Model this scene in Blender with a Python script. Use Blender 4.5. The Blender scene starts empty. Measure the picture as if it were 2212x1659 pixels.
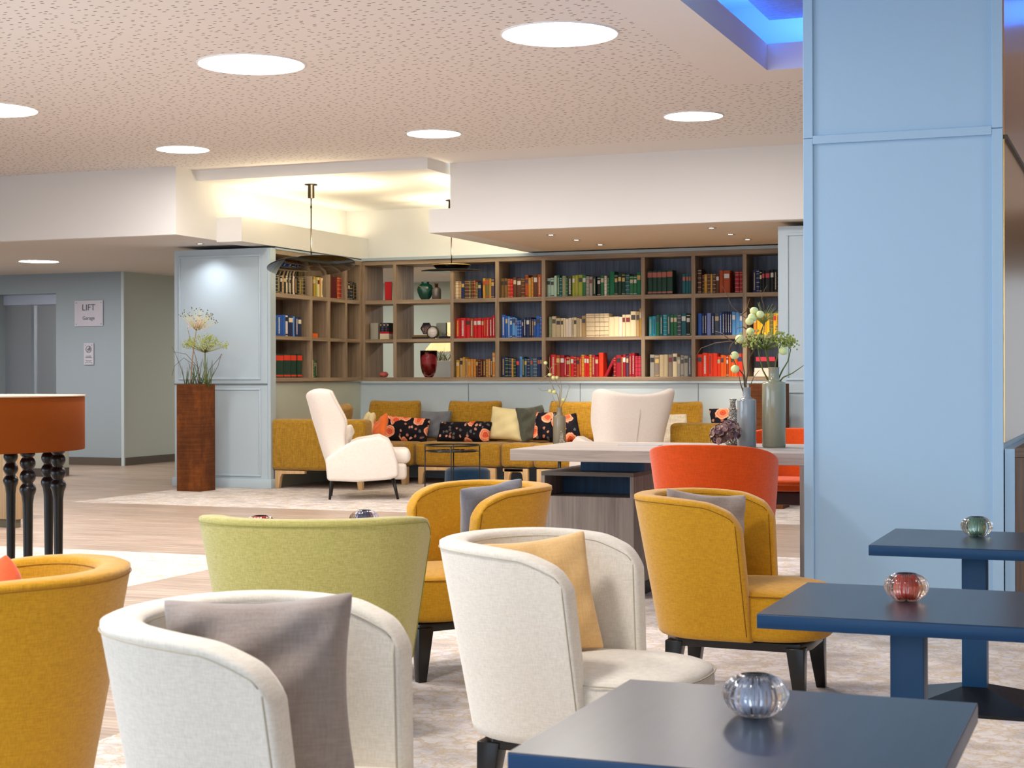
import bpy, bmesh, math, random
from mathutils import Vector, Matrix, Euler
R = math.radians
random.seed(7)
sc = bpy.context.scene
COL = sc.collection

# ------------------------------------------------------------ camera, light, exposure
F, CX, CY, ROLL, CAMZ, TH = 3500.0, 1106.0, 812.0, 0.0026, 1.25, R(21.3)
cd = bpy.data.cameras.new('camera'); cam = bpy.data.objects.new('camera', cd); COL.objects.link(cam)
cd.sensor_fit = 'HORIZONTAL'; cd.sensor_width = 36.0; cd.lens = F / 2212 * 36.0
cd.shift_y = -(829.5 - CY) / 2212
cd.clip_start = 0.05; cd.clip_end = 100
cam.matrix_world = Matrix.Translation((0, 0, CAMZ)) @ Euler((R(90), 0, TH)).to_matrix().to_4x4() @ Matrix.Rotation(-ROLL, 4, 'Z')
cd.dof.use_dof = True; cd.dof.focus_distance = 9.0; cd.dof.aperture_fstop = 11.0
sc.camera = cam

w = bpy.data.worlds.new('world'); sc.world = w; w.use_nodes = True
bg = w.node_tree.nodes['Background']; bg.inputs[0].default_value = (0.62, 0.78, 1.0, 1); bg.inputs[1].default_value = 0.55

def area(name, loc, rot, sx, sy, power, color, spread=180):
    l = bpy.data.lights.new(name, 'AREA'); l.shape = 'RECTANGLE'; l.size = sx; l.size_y = sy
    l.energy = power; l.color = color; l.spread = R(spread)
    o = bpy.data.objects.new(name, l); COL.objects.link(o); o.location = loc; o.rotation_euler = rot
    return o
# daylight of the window front behind the camera, and of the one to its left
area('daylight_window_front', (-1.5, -3.6, 1.6), (R(90), 0, 0), 8.0, 2.8, 80, (0.68, 0.83, 1.0))
area('daylight_window_side', (-9.5, 2.0, 1.6), (R(90), 0, R(-75)), 6.0, 2.6, 170, (0.66, 0.82, 1.0))
# the cove strips: warm in the library alcove, blue in the ceiling coffer
area('cove_light_left', (-9.22, 16.8, 2.995), (R(180), 0, 0), 0.10, 2.9, 4.5, (1.0, 0.84, 0.55))
area('cove_light_right', (-6.78, 16.8, 2.995), (R(180), 0, 0), 0.10, 2.8, 11, (1.0, 0.84, 0.55))
area('coffer_light_left', (-2.68, 9.3, 3.66), (R(180), 0, 0), 0.10, 4.4, 26, (0.035, 0.17, 1.0))
area('coffer_light_far', (-0.7, 11.70, 3.66), (R(180), 0, 0), 3.6, 0.10, 22, (0.035, 0.17, 1.0))

sc.view_settings.view_transform = 'Standard'; sc.view_settings.look = 'None'
sc.view_settings.gamma = 1.0; sc.view_settings.use_curve_mapping = False
sc.view_settings.exposure = 0.72
sc.cycles.use_denoising = True
sc.cycles.max_bounces = 12; sc.cycles.diffuse_bounces = 5; sc.cycles.glossy_bounces = 4; sc.cycles.transmission_bounces = 12
sc.cycles.sample_clamp_indirect = 6.0
sc.cycles.caustics_refractive = True; sc.cycles.caustics_reflective = False

# ------------------------------------------------------------ measuring helpers (photo pixel + known plane -> world point)
ST, CT = math.sin(TH), math.cos(TH)
def ray(px, py):
    dx, dy = px - CX, py - CY
    u = (dx - ROLL * dy) / F; v = (dy + ROLL * dx) / F
    return Vector((-ST + CT * u, CT + ST * u, -v))
def onZ(px, py, z):
    d = ray(px, py); k = (z - CAMZ) / d.z; return Vector((0, 0, CAMZ)) + d * k
def onY(px, py, Y):
    d = ray(px, py); return Vector((0, 0, CAMZ)) + d * (Y / d.y)
def onX(px, py, X):
    d = ray(px, py); return Vector((0, 0, CAMZ)) + d * (X / d.x)
def onD(px, py, D):      # at distance D along the view axis
    return Vector((0, 0, CAMZ)) + ray(px, py) * D
def Xat(px, Y=18.17, py=700): return onY(px, py, Y).x
def Yat(px, X=-9.09, py=700): return onX(px, py, X).y

# ------------------------------------------------------------ materials
def lin(c):
    if isinstance(c, str): c = [int(c[i:i + 2], 16) / 255 for i in (0, 2, 4)]
    return tuple(((x + 0.055) / 1.055) ** 2.4 if x > 0.04045 else x / 12.92 for x in c[:3]) + (1.0,)
MC = {}
def base(name, col, rough=0.6, metal=0.0, spec=0.5):
    m = bpy.data.materials.new(name); m.use_nodes = True
    b = m.node_tree.nodes['Principled BSDF']
    b.inputs['Base Color'].default_value = lin(col); b.inputs['Roughness'].default_value = rough
    b.inputs['Metallic'].default_value = metal; b.inputs['Specular IOR Level'].default_value = spec
    return m, m.node_tree, b
def N(t, kind, **kw):
    n = t.nodes.new(kind)
    for k, v in kw.items():
        if k in n.inputs: n.inputs[k].default_value = v
        else: setattr(n, k, v)
    return n
def coords(t, scale=(1, 1, 1), kind='Object', rot=(0, 0, 0)):
    if kind == 'World': src = N(t, 'ShaderNodeNewGeometry').outputs['Position']
    else: src = N(t, 'ShaderNodeTexCoord').outputs[kind]
    mp = N(t, 'ShaderNodeMapping'); mp.inputs['Scale'].default_value = scale; mp.inputs['Rotation'].default_value = rot
    t.links.new(src, mp.inputs['Vector']); return mp.outputs['Vector']
def ramp(t, fac, stops, interp='LINEAR'):
    r = N(t, 'ShaderNodeValToRGB'); r.color_ramp.interpolation = interp
    e = r.color_ramp.elements
    while len(e) < len(stops): e.new(0.5)
    for x, (p, c) in zip(e, stops): x.position = p; x.color = lin(c)
    t.links.new(fac, r.inputs['Fac']); return r.outputs['Color']
def mixc(t, fac, a, b, mode='MIX'):
    m = N(t, 'ShaderNodeMix', data_type='RGBA', blend_type=mode)
    for s, v in ((0, fac), (6, a), (7, b)):
        if hasattr(v, 'links') or hasattr(v, 'is_linked'): t.links.new(v, m.inputs[s])
        elif isinstance(v, (int, float)): m.inputs[s].default_value = v
        else: m.inputs[s].default_value = lin(v)
    return m.outputs[2]
def bump(t, b, h, strength=0.3, dist=0.01):
    n = N(t, 'ShaderNodeBump', Strength=strength, Distance=dist)
    t.links.new(h, n.inputs['Height']); t.links.new(n.outputs['Normal'], b.inputs['Normal'])
def math_(t, op, a, b=0.0, c=None):
    m = N(t, 'ShaderNodeMath', operation=op)
    for s, v in ((0, a), (1, b), (2, c)):
        if v is None: continue
        if isinstance(v, (int, float)): m.inputs[s].default_value = v
        else: t.links.new(v, m.inputs[s])
    return m.outputs[0]

def paint(name, col, rough=0.55, spec=0.35, var=0.02):
    if name in MC: return MC[name]
    m, t, b = base(name, col, rough, 0, spec)
    n = N(t, 'ShaderNodeTexNoise', Scale=35.0, Detail=4.0); t.links.new(coords(t), n.inputs['Vector'])
    bump(t, b, n.outputs['Fac'], 0.05, 0.002); MC[name] = m; return m
def fabric(name, col, dark, sc_=300, mottle=0.5, sheen=0.3):
    if name in MC: return MC[name]
    m, t, b = base(name, col, 0.92, 0, 0.15)
    n1 = N(t, 'ShaderNodeTexNoise', Scale=1.0, Detail=3.0); t.links.new(coords(t, (sc_, sc_, sc_ * 0.12)), n1.inputs['Vector'])
    n2 = N(t, 'ShaderNodeTexNoise', Scale=1.0, Detail=3.0); t.links.new(coords(t, (sc_ * 0.12, sc_ * 0.12, sc_)), n2.inputs['Vector'])
    f = math_(t, 'MULTIPLY', math_(t, 'ADD', n1.outputs['Fac'], n2.outputs['Fac']), 0.5)
    c = ramp(t, f, [(0.30, dark), (0.62, col)])
    t.links.new(mixc(t, mottle, col, c), b.inputs['Base Color'])
    b.inputs['Sheen Weight'].default_value = sheen; b.inputs['Sheen Roughness'].default_value = 0.5
    bump(t, b, f, 0.35, 0.002); MC[name] = m; return m
def wood(name, a, c, axis='z', rough=0.5, scale=1.0, kind='Object', seams=None):
    if name in MC: return MC[name]
    m, t, b = base(name, a, rough, 0, 0.35)
    s = {'x': (1.2, 28, 28), 'y': (28, 1.2, 28), 'z': (28, 28, 1.2)}[axis]
    n = N(t, 'ShaderNodeTexNoise', Scale=scale, Detail=6.0, Roughness=0.62, Distortion=0.6)
    t.links.new(coords(t, s, kind), n.inputs['Vector'])
    col = ramp(t, n.outputs['Fac'], [(0.30, c), (0.68, a)])
    t.links.new(col, b.inputs['Base Color']); bump(t, b, n.outputs['Fac'], 0.12, 0.003)
    MC[name] = m; return m
def plain(name, col, rough=0.5, metal=0.0, spec=0.5):
    if name in MC: return MC[name]
    m, t, b = base(name, col, rough, metal, spec)
    n = N(t, 'ShaderNodeTexNoise', Scale=60.0, Detail=2.0); t.links.new(coords(t), n.inputs['Vector'])
    r = N(t, 'ShaderNodeMapRange'); r.inputs[3].default_value = max(0, rough - 0.04); r.inputs[4].default_value = min(1, rough + 0.04)
    t.links.new(n.outputs['Fac'], r.inputs[0]); t.links.new(r.outputs[0], b.inputs['Roughness'])
    MC[name] = m; return m
def glass(name, col, rough=0.02, ior=1.45):
    if name in MC: return MC[name]
    m, t, b = base(name, col, rough); b.inputs['Transmission Weight'].default_value = 1.0; b.inputs['IOR'].default_value = ior
    MC[name] = m; return m
def emit(name, col, s):
    if name in MC: return MC[name]
    m = bpy.data.materials.new(name); m.use_nodes = True; t = m.node_tree
    for n in list(t.nodes): t.nodes.remove(n)
    e = N(t, 'ShaderNodeEmission'); e.inputs[0].default_value = lin(col); e.inputs[1].default_value = s
    o = N(t, 'ShaderNodeOutputMaterial'); t.links.new(e.outputs[0], o.inputs[0]); MC[name] = m; return m

MUST = ('C08A14', '8E5E0A'); 
def M_mustard(): return fabric('mustard_wool', 'D29C24', '9C6A0C', 340, 0.6)
def M_sofa(): return fabric('sofa_wool', 'B68A2A', '74520F', 130, 0.85)
def M_cream(): return fabric('cream_linen', 'EAE5DA', 'BCB4A2', 380, 0.5)
def M_green(): return fabric('lime_linen', 'C6BF78', '928B3E', 380, 0.7)
def M_white(): return fabric('white_linen', 'EFE6DC', 'D8CCBE', 260, 0.5)
def M_red(): return fabric('orange_red_velvet', 'D94E08', 'AA3A06', 200, 0.6)
def M_black(): return plain('black_lacquer', '0D0C0C', 0.3)
def M_oak(ax='z'): return wood('shelf_oak_' + ax, 'AA967E', '7F6B55', ax)
def M_grey_wood(ax='x'): return wood('grey_oak_' + ax, 'ADA197', '857A70', ax)
def M_panel(): return paint('panel_paint', 'B6C7D1')
def M_dark_seam(c='5a3c08'): return plain('seam_' + c, c, 0.9)

# ------------------------------------------------------------ mesh building
class MB:
    def __init__(s): s.v = []; s.f = []; s.sm = []
    def add(s, vs, fs, smooth=False, M=None):
        o = len(s.v)
        s.v += [tuple(M @ Vector(v)) if M else tuple(v) for v in vs]
        s.f += [tuple(i + o for i in f) for f in fs]; s.sm += [smooth] * len(fs); return s
    def box(s, a, b, M=None):
        x0, x1 = sorted((a[0], b[0])); y0, y1 = sorted((a[1], b[1])); z0, z1 = sorted((a[2], b[2]))
        v = [(x0,y0,z0),(x1,y0,z0),(x1,y1,z0),(x0,y1,z0),(x0,y0,z1),(x1,y0,z1),(x1,y1,z1),(x0,y1,z1)]
        return s.add(v, [(0,3,2,1),(4,5,6,7),(0,1,5,4),(1,2,6,5),(2,3,7,6),(3,0,4,7)], False, M)
    def lathe(s, prof, n=32, smooth=True, M=None, c=(0, 0), ribs=0, amp=0.0, cap=True):
        vs = []; fs = []
        for (r, z) in prof:
            for k in range(n):
                a = 2 * math.pi * k / n
                rr = r * (1 + amp * math.cos(ribs * a)) if ribs else r
                vs.append((c[0] + rr * math.cos(a), c[1] + rr * math.sin(a), z))
        for i in range(len(prof) - 1):
            for k in range(n):
                k2 = (k + 1) % n; fs.append((i*n+k, i*n+k2, (i+1)*n+k2, (i+1)*n+k))
        if cap:
            if prof[0][0] > 1e-6: fs.append(tuple(reversed(range(n))))
            if prof[-1][0] > 1e-6: fs.append(tuple((len(prof)-1)*n + k for k in range(n)))
        return s.add(vs, fs, smooth, M)
    def tube(s, pts, r, n=8, M=None, closed=False):
        pts = [Vector(p) for p in pts]; rs = r if isinstance(r, (list, tuple)) else [r] * len(pts)
        vs = []; fs = []; L = len(pts); up = None
        for i, p in enumerate(pts):
            if closed: d = pts[(i+1) % L] - pts[i-1]
            else: d = pts[min(i+1, L-1)] - pts[max(i-1, 0)]
            if d.length < 1e-9: d = Vector((0, 0, 1))
            d.normalize()
            if up is None: up = d.orthogonal()
            a = up - d * up.dot(d)
            if a.length < 1e-6: a = d.orthogonal()
            a.normalize(); up = a; b = d.cross(a)
            for k in range(n):
                t = 2 * math.pi * k / n; vs.append(p + (a * math.cos(t) + b * math.sin(t)) * rs[i])
        m = L if closed else L - 1
        for i in range(m):
            j = (i + 1) % L
            for k in range(n):
                k2 = (k + 1) % n; fs.append((i*n+k, i*n+k2, j*n+k2, j*n+k))
        if not closed: fs.append(tuple(reversed(range(n)))); fs.append(tuple((L-1)*n+k for k in range(n)))
        return s.add(vs, fs, True, M)
    def sphere(s, c, r, n=10, sq=(1, 1, 1), M=None):
        m = n // 2 + 1; prof = [(math.sin(math.pi * i / m), -math.cos(math.pi * i / m)) for i in range(m + 1)]
        T = Matrix.Translation(c) @ Matrix.Diagonal((r*sq[0], r*sq[1], r*sq[2], 1))
        if M: T = M @ T
        prof[0] = (1e-4, -1); prof[-1] = (1e-4, 1)
        return s.lathe(prof, n, True, T)
    def prism(s, poly, z0, z1, M=None, smooth=False):
        n = len(poly); vs = [(x, y, z0) for x, y in poly] + [(x, y, z1) for x, y in poly]
        fs = [tuple(reversed(range(n))), tuple(range(n, 2 * n))] + [(i, (i+1) % n, (i+1) % n + n, i + n) for i in range(n)]
        return s.add(vs, fs, smooth, M)
    def grid(s, fn, nu, nv, smooth=True, M=None):
        vs = [fn(i / nu, j / nv) for j in range(nv + 1) for i in range(nu + 1)]
        fs = [(j*(nu+1)+i, j*(nu+1)+i+1, (j+1)*(nu+1)+i+1, (j+1)*(nu+1)+i) for j in range(nv) for i in range(nu)]
        return s.add(vs, fs, smooth, M)
    def mesh(s, name, mat=None):
        me = bpy.data.meshes.new(name); me.from_pydata(s.v, [], s.f); me.update()
        me.polygons.foreach_set('use_smooth', s.sm)
        if mat: me.materials.append(mat)
        bm = bmesh.new(); bm.from_mesh(me); bmesh.ops.recalc_face_normals(bm, faces=bm.faces); bm.to_mesh(me); bm.free()
        return me

def put(name, mb, mat, parent=None, loc=None, bev=0, seg=3, sub=0, label=None, rot=None):
    me = mb.mesh(name, mat) if isinstance(mb, MB) else mb
    o = bpy.data.objects.new(name, me); COL.objects.link(o)
    if parent: o.parent = parent
    if loc is not None: o.location = loc
    if rot is not None: o.rotation_euler = rot
    if bev:
        b = o.modifiers.new('bevel', 'BEVEL'); b.width = bev; b.segments = seg; b.limit_method = 'ANGLE'; b.angle_limit = R(40)
        b.harden_normals = False
        for p in me.polygons: p.use_smooth = True
        if seg < 2:
            for p in me.polygons: p.use_smooth = False
    if sub:
        u = o.modifiers.new('sub', 'SUBSURF'); u.levels = sub; u.render_levels = sub
        for p in me.polygons: p.use_smooth = True
    if label: o['label'] = label
    return o
def tag(o, label, cat, group=None, kind=None):
    o['label'] = label; o['category'] = cat
    if group: o['group'] = group
    if kind: o['kind'] = kind
    return o
def thing(name, label, cat, loc=(0, 0, 0), rz=0.0, group=None):
    o = bpy.data.objects.new(name, None); COL.objects.link(o); o.empty_display_size = 0.1
    o.location = loc; o.rotation_euler = (0, 0, rz); return tag(o, label, cat, group)
def dup(root, loc, rz, label, group=None):
    def cp(o, parent):
        c = o.copy(); COL.objects.link(c)
        if parent: c.parent = parent
        for ch in [x for x in o.children]: cp(ch, c)
        return c
    kids = {}
    r = cp(root, None); r.location = loc; r.rotation_euler = (0, 0, rz); r['label'] = label
    if group: r['group'] = group
    return r
def struct(name, mb, mat, parent=None, **kw):
    o = put(name, mb, mat, parent, **kw)
    if not parent: o['kind'] = 'structure'
    return o
# ============================================================ THE SETTING
HC, HS = 3.445, 2.735
# floor: plank vinyl with inlaid fields of patterned carpet
def floor_mat():
    m, t, b = base('floor_planks_and_carpet', 'B0998C', 0.45, 0, 0.4)
    pos = N(t, 'ShaderNodeNewGeometry').outputs['Position']
    sx = N(t, 'ShaderNodeSeparateXYZ'); t.links.new(pos, sx.inputs[0]); X, Y = sx.outputs[0], sx.outputs[1]
    wob = N(t, 'ShaderNodeTexNoise', Scale=40.0, Detail=1.0); t.links.new(pos, wob.inputs['Vector'])
    Xw = math_(t, 'ADD', X, math_(t, 'MULTIPLY', math_(t, 'SUBTRACT', wob.outputs['Fac'], 0.5), 0.02))
    def box(x0, x1, y0, y1):
        a = math_(t, 'MULTIPLY', math_(t, 'GREATER_THAN', Xw, x0), math_(t, 'LESS_THAN', Xw, x1))
        c = math_(t, 'MULTIPLY', math_(t, 'GREATER_THAN', Y, y0), math_(t, 'LESS_THAN', Y, y1))
        return math_(t, 'MULTIPLY', a, c)
    mask = math_(t, 'MAXIMUM', box(-10.0, 2, 13.5, 19), math_(t, 'MAXIMUM', box(-3.35, 4, -6, 11.05), box(-20, -5.65, -6, 9.8)))
    # planks
    br = N(t, 'ShaderNodeTexBrick', Scale=1.0); br.inputs['Brick Width'].default_value = 1.25; br.inputs['Row Height'].default_value = 0.18
    br.inputs['Mortar Size'].default_value = 0.003; br.inputs['Color1'].default_value = (0.2, 0.2, 0.2, 1); br.inputs['Color2'].default_value = (0.8, 0.8, 0.8, 1)
    br.inputs['Mortar'].default_value = (0, 0, 0, 1)
    t.links.new(pos, br.inputs['Vector'])
    n = N(t, 'ShaderNodeTexNoise', Scale=1.0, Detail=7.0, Roughness=0.65); t.links.new(coords(t, (1.6, 34, 1), 'World'), n.inputs['Vector'])
    pl = ramp(t, n.outputs['Fac'], [(0.32, '8A7464'), (0.5, 'B09C8C'), (0.68, 'CCBCAC')])
    pl = mixc(t, 0.16, pl, br.outputs['Color'], 'OVERLAY')
    # carpet
    v = N(t, 'ShaderNodeTexVoronoi', Scale=13.0, feature='DISTANCE_TO_EDGE')
    d = N(t, 'ShaderNodeTexNoise', Scale=16.0, Detail=3.0); t.links.new(pos, d.inputs['Vector'])
    vm = N(t, 'ShaderNodeVectorMath', operation='MULTIPLY_ADD'); vm.inputs[1].default_value = (0.16, 0.16, 0)
    t.links.new(d.outputs['Color'], vm.inputs[0]); t.links.new(pos, vm.inputs[2]); t.links.new(vm.outputs[0], v.inputs['Vector'])
    line = ramp(t, v.outputs['Distance'], [(0.0, (1, 1, 1)), (0.06, (0.7, 0.7, 0.7)), (0.16, (0, 0, 0))])
    big = N(t, 'ShaderNodeTexNoise', Scale=5.0, Detail=6.0, Roughness=0.6); t.links.new(pos, big.inputs['Vector'])
    ground = ramp(t, big.outputs['Fac'], [(0.34, 'A6A2A8'), (0.46, 'C8C4C6'), (0.58, 'DEDAD8'), (0.70, 'BCBACA')])
    sp = N(t, 'ShaderNodeTexNoise', Scale=110.0, Detail=2.0); t.links.new(pos, sp.inputs['Vector'])
    spk = ramp(t, sp.outputs['Fac'], [(0.42, (0, 0, 0)), (0.62, (1, 1, 1))])
    cp = mixc(t, math_(t, 'MULTIPLY', line, 0.8), ground, 'BCA582')
    cp = mixc(t, math_(t, 'MULTIPLY', spk, 0.35), cp, 'E2DACE')
    t.links.new(mixc(t, mask, pl, cp), b.inputs['Base Color'])
    r = N(t, 'ShaderNodeMapRange'); r.inputs[3].default_value = 0.36; r.inputs[4].default_value = 0.95
    t.links.new(mask, r.inputs[0]); t.links.new(r.outputs[0], b.inputs['Roughness'])
    bump(t, b, math_(t, 'MULTIPLY', sp.outputs['Fac'], mask), 0.35, 0.006)
    return m
struct('floor', MB().box((-18, -4, -0.1), (5, 26, 0)), floor_mat())

# perforated ceiling with a blue lit coffer
def ceiling_mat():
    m, t, b = base('perforated_plaster', 'E6E2DF', 0.8, 0, 0.2)
    pos = N(t, 'ShaderNodeNewGeometry').outputs['Position']
    sx = N(t, 'ShaderNodeSeparateXYZ'); t.links.new(pos, sx.inputs[0]); X, Y = sx.outputs[0], sx.outputs[1]
    v = N(t, 'ShaderNodeTexVoronoi', voronoi_dimensions='2D', Scale=1.0, Randomness=0.85)
    t.links.new(coords(t, (13, 13, 1), 'World'), v.inputs['Vector'])
    # a short slot: distance measured in a squeezed space around each cell point
    off = N(t, 'ShaderNodeVectorMath', operation='SUBTRACT'); t.links.new(coords(t, (13, 13, 1), 'World'), off.inputs[0]); t.links.new(v.outputs['Position'], off.inputs[1])
    q = N(t, 'ShaderNodeVectorMath', operation='MULTIPLY'); q.inputs[1].default_value = (1.0, 2.0, 0); t.links.new(off.outputs[0], q.inputs[0])
    ln = N(t, 'ShaderNodeVectorMath', operation='LENGTH'); t.links.new(q.outputs[0], ln.inputs[0])
    hole = math_(t, 'LESS_THAN', ln.outputs['Value'], 0.18)
    inside = math_(t, 'MULTIPLY', math_(t, 'GREATER_THAN', X, -2.95), math_(t, 'LESS_THAN', Y, 12.0))
    edge = math_(t, 'MULTIPLY', math_(t, 'LESS_THAN', Y, 14.6), math_(t, 'SUBTRACT', 1.0, inside))
    hole = math_(t, 'MULTIPLY', hole, edge)
    t.links.new(mixc(t, math_(t, 'MULTIPLY', hole, 0.8), 'E6E2DF', '5A5048'), b.inputs['Base Color'])
    return m
PLASTER = paint('white_plaster', 'E8E8E6', 0.8, 0.2)
CE = ceiling_mat()
def quads(rects, z, top):   # one connected slab: rects share a common grid
    xs = sorted({r[0] for r in rects} | {r[1] for r in rects}); ys = sorted({r[2] for r in rects} | {r[3] for r in rects})
    cell = lambda x, y: any(r[0] <= x <= r[1] and r[2] <= y <= r[3] for r in rects)
    bm = bmesh.new(); V = {}
    def vt(x, y, zz):
        k = (x, y, zz)
        if k not in V: V[k] = bm.verts.new(k)
        return V[k]
    C = {(i, j): cell((xs[i]+xs[i+1])/2, (ys[j]+ys[j+1])/2) for i in range(len(xs)-1) for j in range(len(ys)-1)}
    for (i, j), ok in C.items():
        if not ok: continue
        x0, x1, y0, y1 = xs[i], xs[i+1], ys[j], ys[j+1]
        bm.faces.new([vt(x0,y0,z), vt(x0,y1,z), vt(x1,y1,z), vt(x1,y0,z)])
        bm.faces.new([vt(x0,y0,top), vt(x1,y0,top), vt(x1,y1,top), vt(x0,y1,top)])
        for (di, dj, a, b_) in ((-1,0,(x0,y0),(x0,y1)), (1,0,(x1,y1),(x1,y0)), (0,-1,(x1,y0),(x0,y0)), (0,1,(x0,y1),(x1,y1))):
            if not C.get((i+di, j+dj), False): bm.faces.new([vt(*a,z), vt(*b_,z), vt(*b_,top), vt(*a,top)])
    bmesh.ops.recalc_face_normals(bm, faces=bm.faces)
    me = bpy.data.meshes.new('slab'); bm.to_mesh(me); bm.free(); return me
X_A, X_B = -9.40, -6.70      # alcove left and right
me = quads([(-16, -2.52, -4, 14.47), (-9.40, -2.52, 14.47, 14.86), (-6.70, -2.52, 14.86, 15.34), (-2.52, 1.2, 11.54, 15.34), (1.2, 5, -4, 15.34), (-2.52, 1.2, -4, 7.0)], HC, HC + 0.19)
me.materials.append(CE); struct('ceiling', me, None)
# coffer: set-back upper box, darker acoustic panel hung in it
struct('ceiling.001', MB().box((-2.9, 6.7, 4.0), (1.5, 11.95, 4.05)), PLASTER)
struct('trim_1', MB().box((-2.95, 6.7, HC + 0.19), (-2.9, 11.95, 4.0)), PLASTER)
struct('trim_2', MB().box((-2.95, 11.95, HC + 0.19), (1.5, 12.0, 4.0)), PLASTER)
struct('trim_3', MB().box((1.5, 6.7, HC + 0.19), (1.55, 12.0, 4.0)), PLASTER)
struct('trim_4', MB().box((-2.95, 6.65, HC + 0.19), (1.55, 6.7, 4.0)), PLASTER)
tag(put('acoustic_panel', MB().box((-2.50, 7.2, 3.80), (1.0, 11.52, 3.84)), fabric('panel_felt', '8088A0', '50586c', 180, 0.8)), 'dark textured acoustic panel hung in the blue lit ceiling coffer', 'ceiling panel')

# right fascia with its notch, soffit behind
struct('wall_fascia_right', MB().prism([(-6.90, HS), (5, HS), (5, HC), (-6.66, HC), (-6.66, 2.98), (-6.90, 2.98)], -15.34, -15.44, Matrix(((1,0,0,0),(0,0,-1,0),(0,1,0,0),(0,0,0,1)))), PLASTER)
struct('ceiling.002', MB().box((-6.62, 15.44, HS), (5, 26, HS + 0.04)), paint('soffit_plaster', 'E4D6C6', 0.8, 0.2))
struct('trim_5', MB().box((-6.90, 15.44, HS), (-6.62, 18.35, 2.98)), PLASTER)
struct('wall_alcove_right', MB().box((-6.62, 15.44, 2.98), (-6.58, 18.35, HC)), PLASTER)
# alcove ceiling step
struct('ceiling.003', MB().box((-9.40, 14.86, 3.335), (-6.70, 18.7, HC)), PLASTER)
# left fascia and its return
struct('wall_fascia_left', MB().box((-18, 14.47, HS), (-9.40, 14.57, HC)), PLASTER)
struct('wall_alcove_left', MB().box((-9.44, 14.57, HS), (-9.40, 18.6, HC)), PLASTER)
struct('trim_6', MB().box((-9.40, 15.27, HS - 0.02), (-9.09, 18.35, 2.98)), PLASTER)
struct('ceiling.004', MB().box((-18, 14.57, HS), (-9.44, 26, HS + 0.04)), paint('low_ceiling_plaster', 'DAD6D2', 0.8, 0.2))
struct('wall_back', MB().box((-9.44, 18.35, 2.70), (-3.0, 18.62, HC)), PLASTER)
struct('ceiling.005', MB().box((-9.44, 18.62, HS), (-6.82, 26, HS + 0.04)), paint('low_ceiling_plaster', 'DAD6D2', 0.8, 0.2))

# panelled column left of the niche
PAN = M_panel()
struct('wall_column_left', MB().box((-10.33, 15.87, 0.0), (-9.12, 16.02, 2.69)).box((-10.33, 16.02, 0.0), (-9.50, 18.72, 2.69)), PAN)
def moulding(n, x0, x1, z0, z1, Y, wd=0.022):
    m = MB(); d = 0.014
    m.box((x0, Y - d, z0), (x1, Y, z0 + wd)); m.box((x0, Y - d, z1 - wd), (x1, Y, z1))
    m.box((x0, Y - d, z0 + wd), (x0 + wd, Y, z1 - wd)); m.box((x1 - wd, Y - d, z0 + wd), (x1, Y, z1 - wd))
    return struct('trim_%d' % n, m, PAN, bev=0.003, seg=2)
moulding(7, -10.27, -9.20, 1.215, 2.62, 15.87); moulding(8, -10.27, -9.20, 0.13, 1.12, 15.87)
struct('trim_9', MB().box((-10.33, 15.858, 1.158), (-9.12, 15.872, 1.172)), plain('joint_shadow', '6a7678', 0.8))
struct('trim_10', MB().box((-10.35, 15.84, 0), (-9.06, 16.0, 0.10)), PAN, bev=0.004, seg=2)
struct('trim_11', MB().box((-9.12, 15.88, 0.10), (-9.085, 16.0, 2.69)), PAN)
# matching column on the right, partly behind the blue pillar
struct('wall_column_right', MB().box((-3.30, 15.57, 0.0), (-1.2, 18.72, 2.69)), PAN)
moulding(12, -3.22, -1.28, 1.20, 2.62, 15.57); moulding(13, -3.22, -1.28, 0.13, 1.10, 15.57)
# wainscot of the niche
SEAM = plain('joint_shadow', '6a7678', 0.8)
struct('wall_wainscot_left', MB().box((-9.13, 16.0, 0), (-9.50, 18.25, 1.185)), paint('wainscot_green', 'C2CBC0'))
struct('wall_wainscot_back', MB().box((-9.13, 18.20, 0), (-3.30, 18.62, 1.185)), paint('wainscot_grey', 'BFD0DA'))
for i, px in enumerate((1011.6, 1253, 1508)):
    x = Xat(px, 18.2); struct('trim_%d' % (14 + i), MB().box((x - 0.003, 18.196, 0.1), (x + 0.003, 18.2005, 1.17)), SEAM)
struct('trim_17', MB().box((-9.12, 18.17, 1.16), (-3.30, 18.21, 1.186)), M_panel())
struct('trim_18', MB().box((-9.09, 18.15, 2.685), (-3.30, 18.35, 2.72)), paint('cornice_blue', 'A9BAC6'))
struct('trim_19', MB().box((-9.14, 16.0, 2.68), (-9.08, 18.17, 2.70)), paint('cornice_blue', 'A9BAC6'))

# lift lobby, far left
LW = paint('lobby_grey_blue', '9FAFBA')
struct('wall_lobby', MB().box((-18, 19.26, 0), (-15.52, 19.5, HS)).box((-14.52, 19.26, 0), (-13.38, 19.5, HS)).box((-15.52, 19.26, 2.45), (-14.52, 19.5, HS)), LW)
struct('wall_lobby_side', MB().box((-13.42, 19.262, 0), (-13.376, 26, HS)), paint('lobby_green_grey', 'BCC8C2'))
struct('wall_far', MB().box((-13.4, 23.4, 0), (-3, 23.5, HS)), paint('far_pale_green', 'BCC7BC'))
struct('trim_20', MB().box((-13.40, 19.235, 0), (-13.355, 19.262, HS)), paint('edge_strip', 'C4D4DA'))
DB = plain('dark_skirting', '5D5650', 0.6)
struct('baseboard_lobby', MB().box((-14.5, 19.245, 0), (-13.36, 19.262, 0.11)), DB)
struct('baseboard_side', MB().box((-13.38, 19.25, 0), (-13.36, 26, 0.11)), DB)
steel = None
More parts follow.
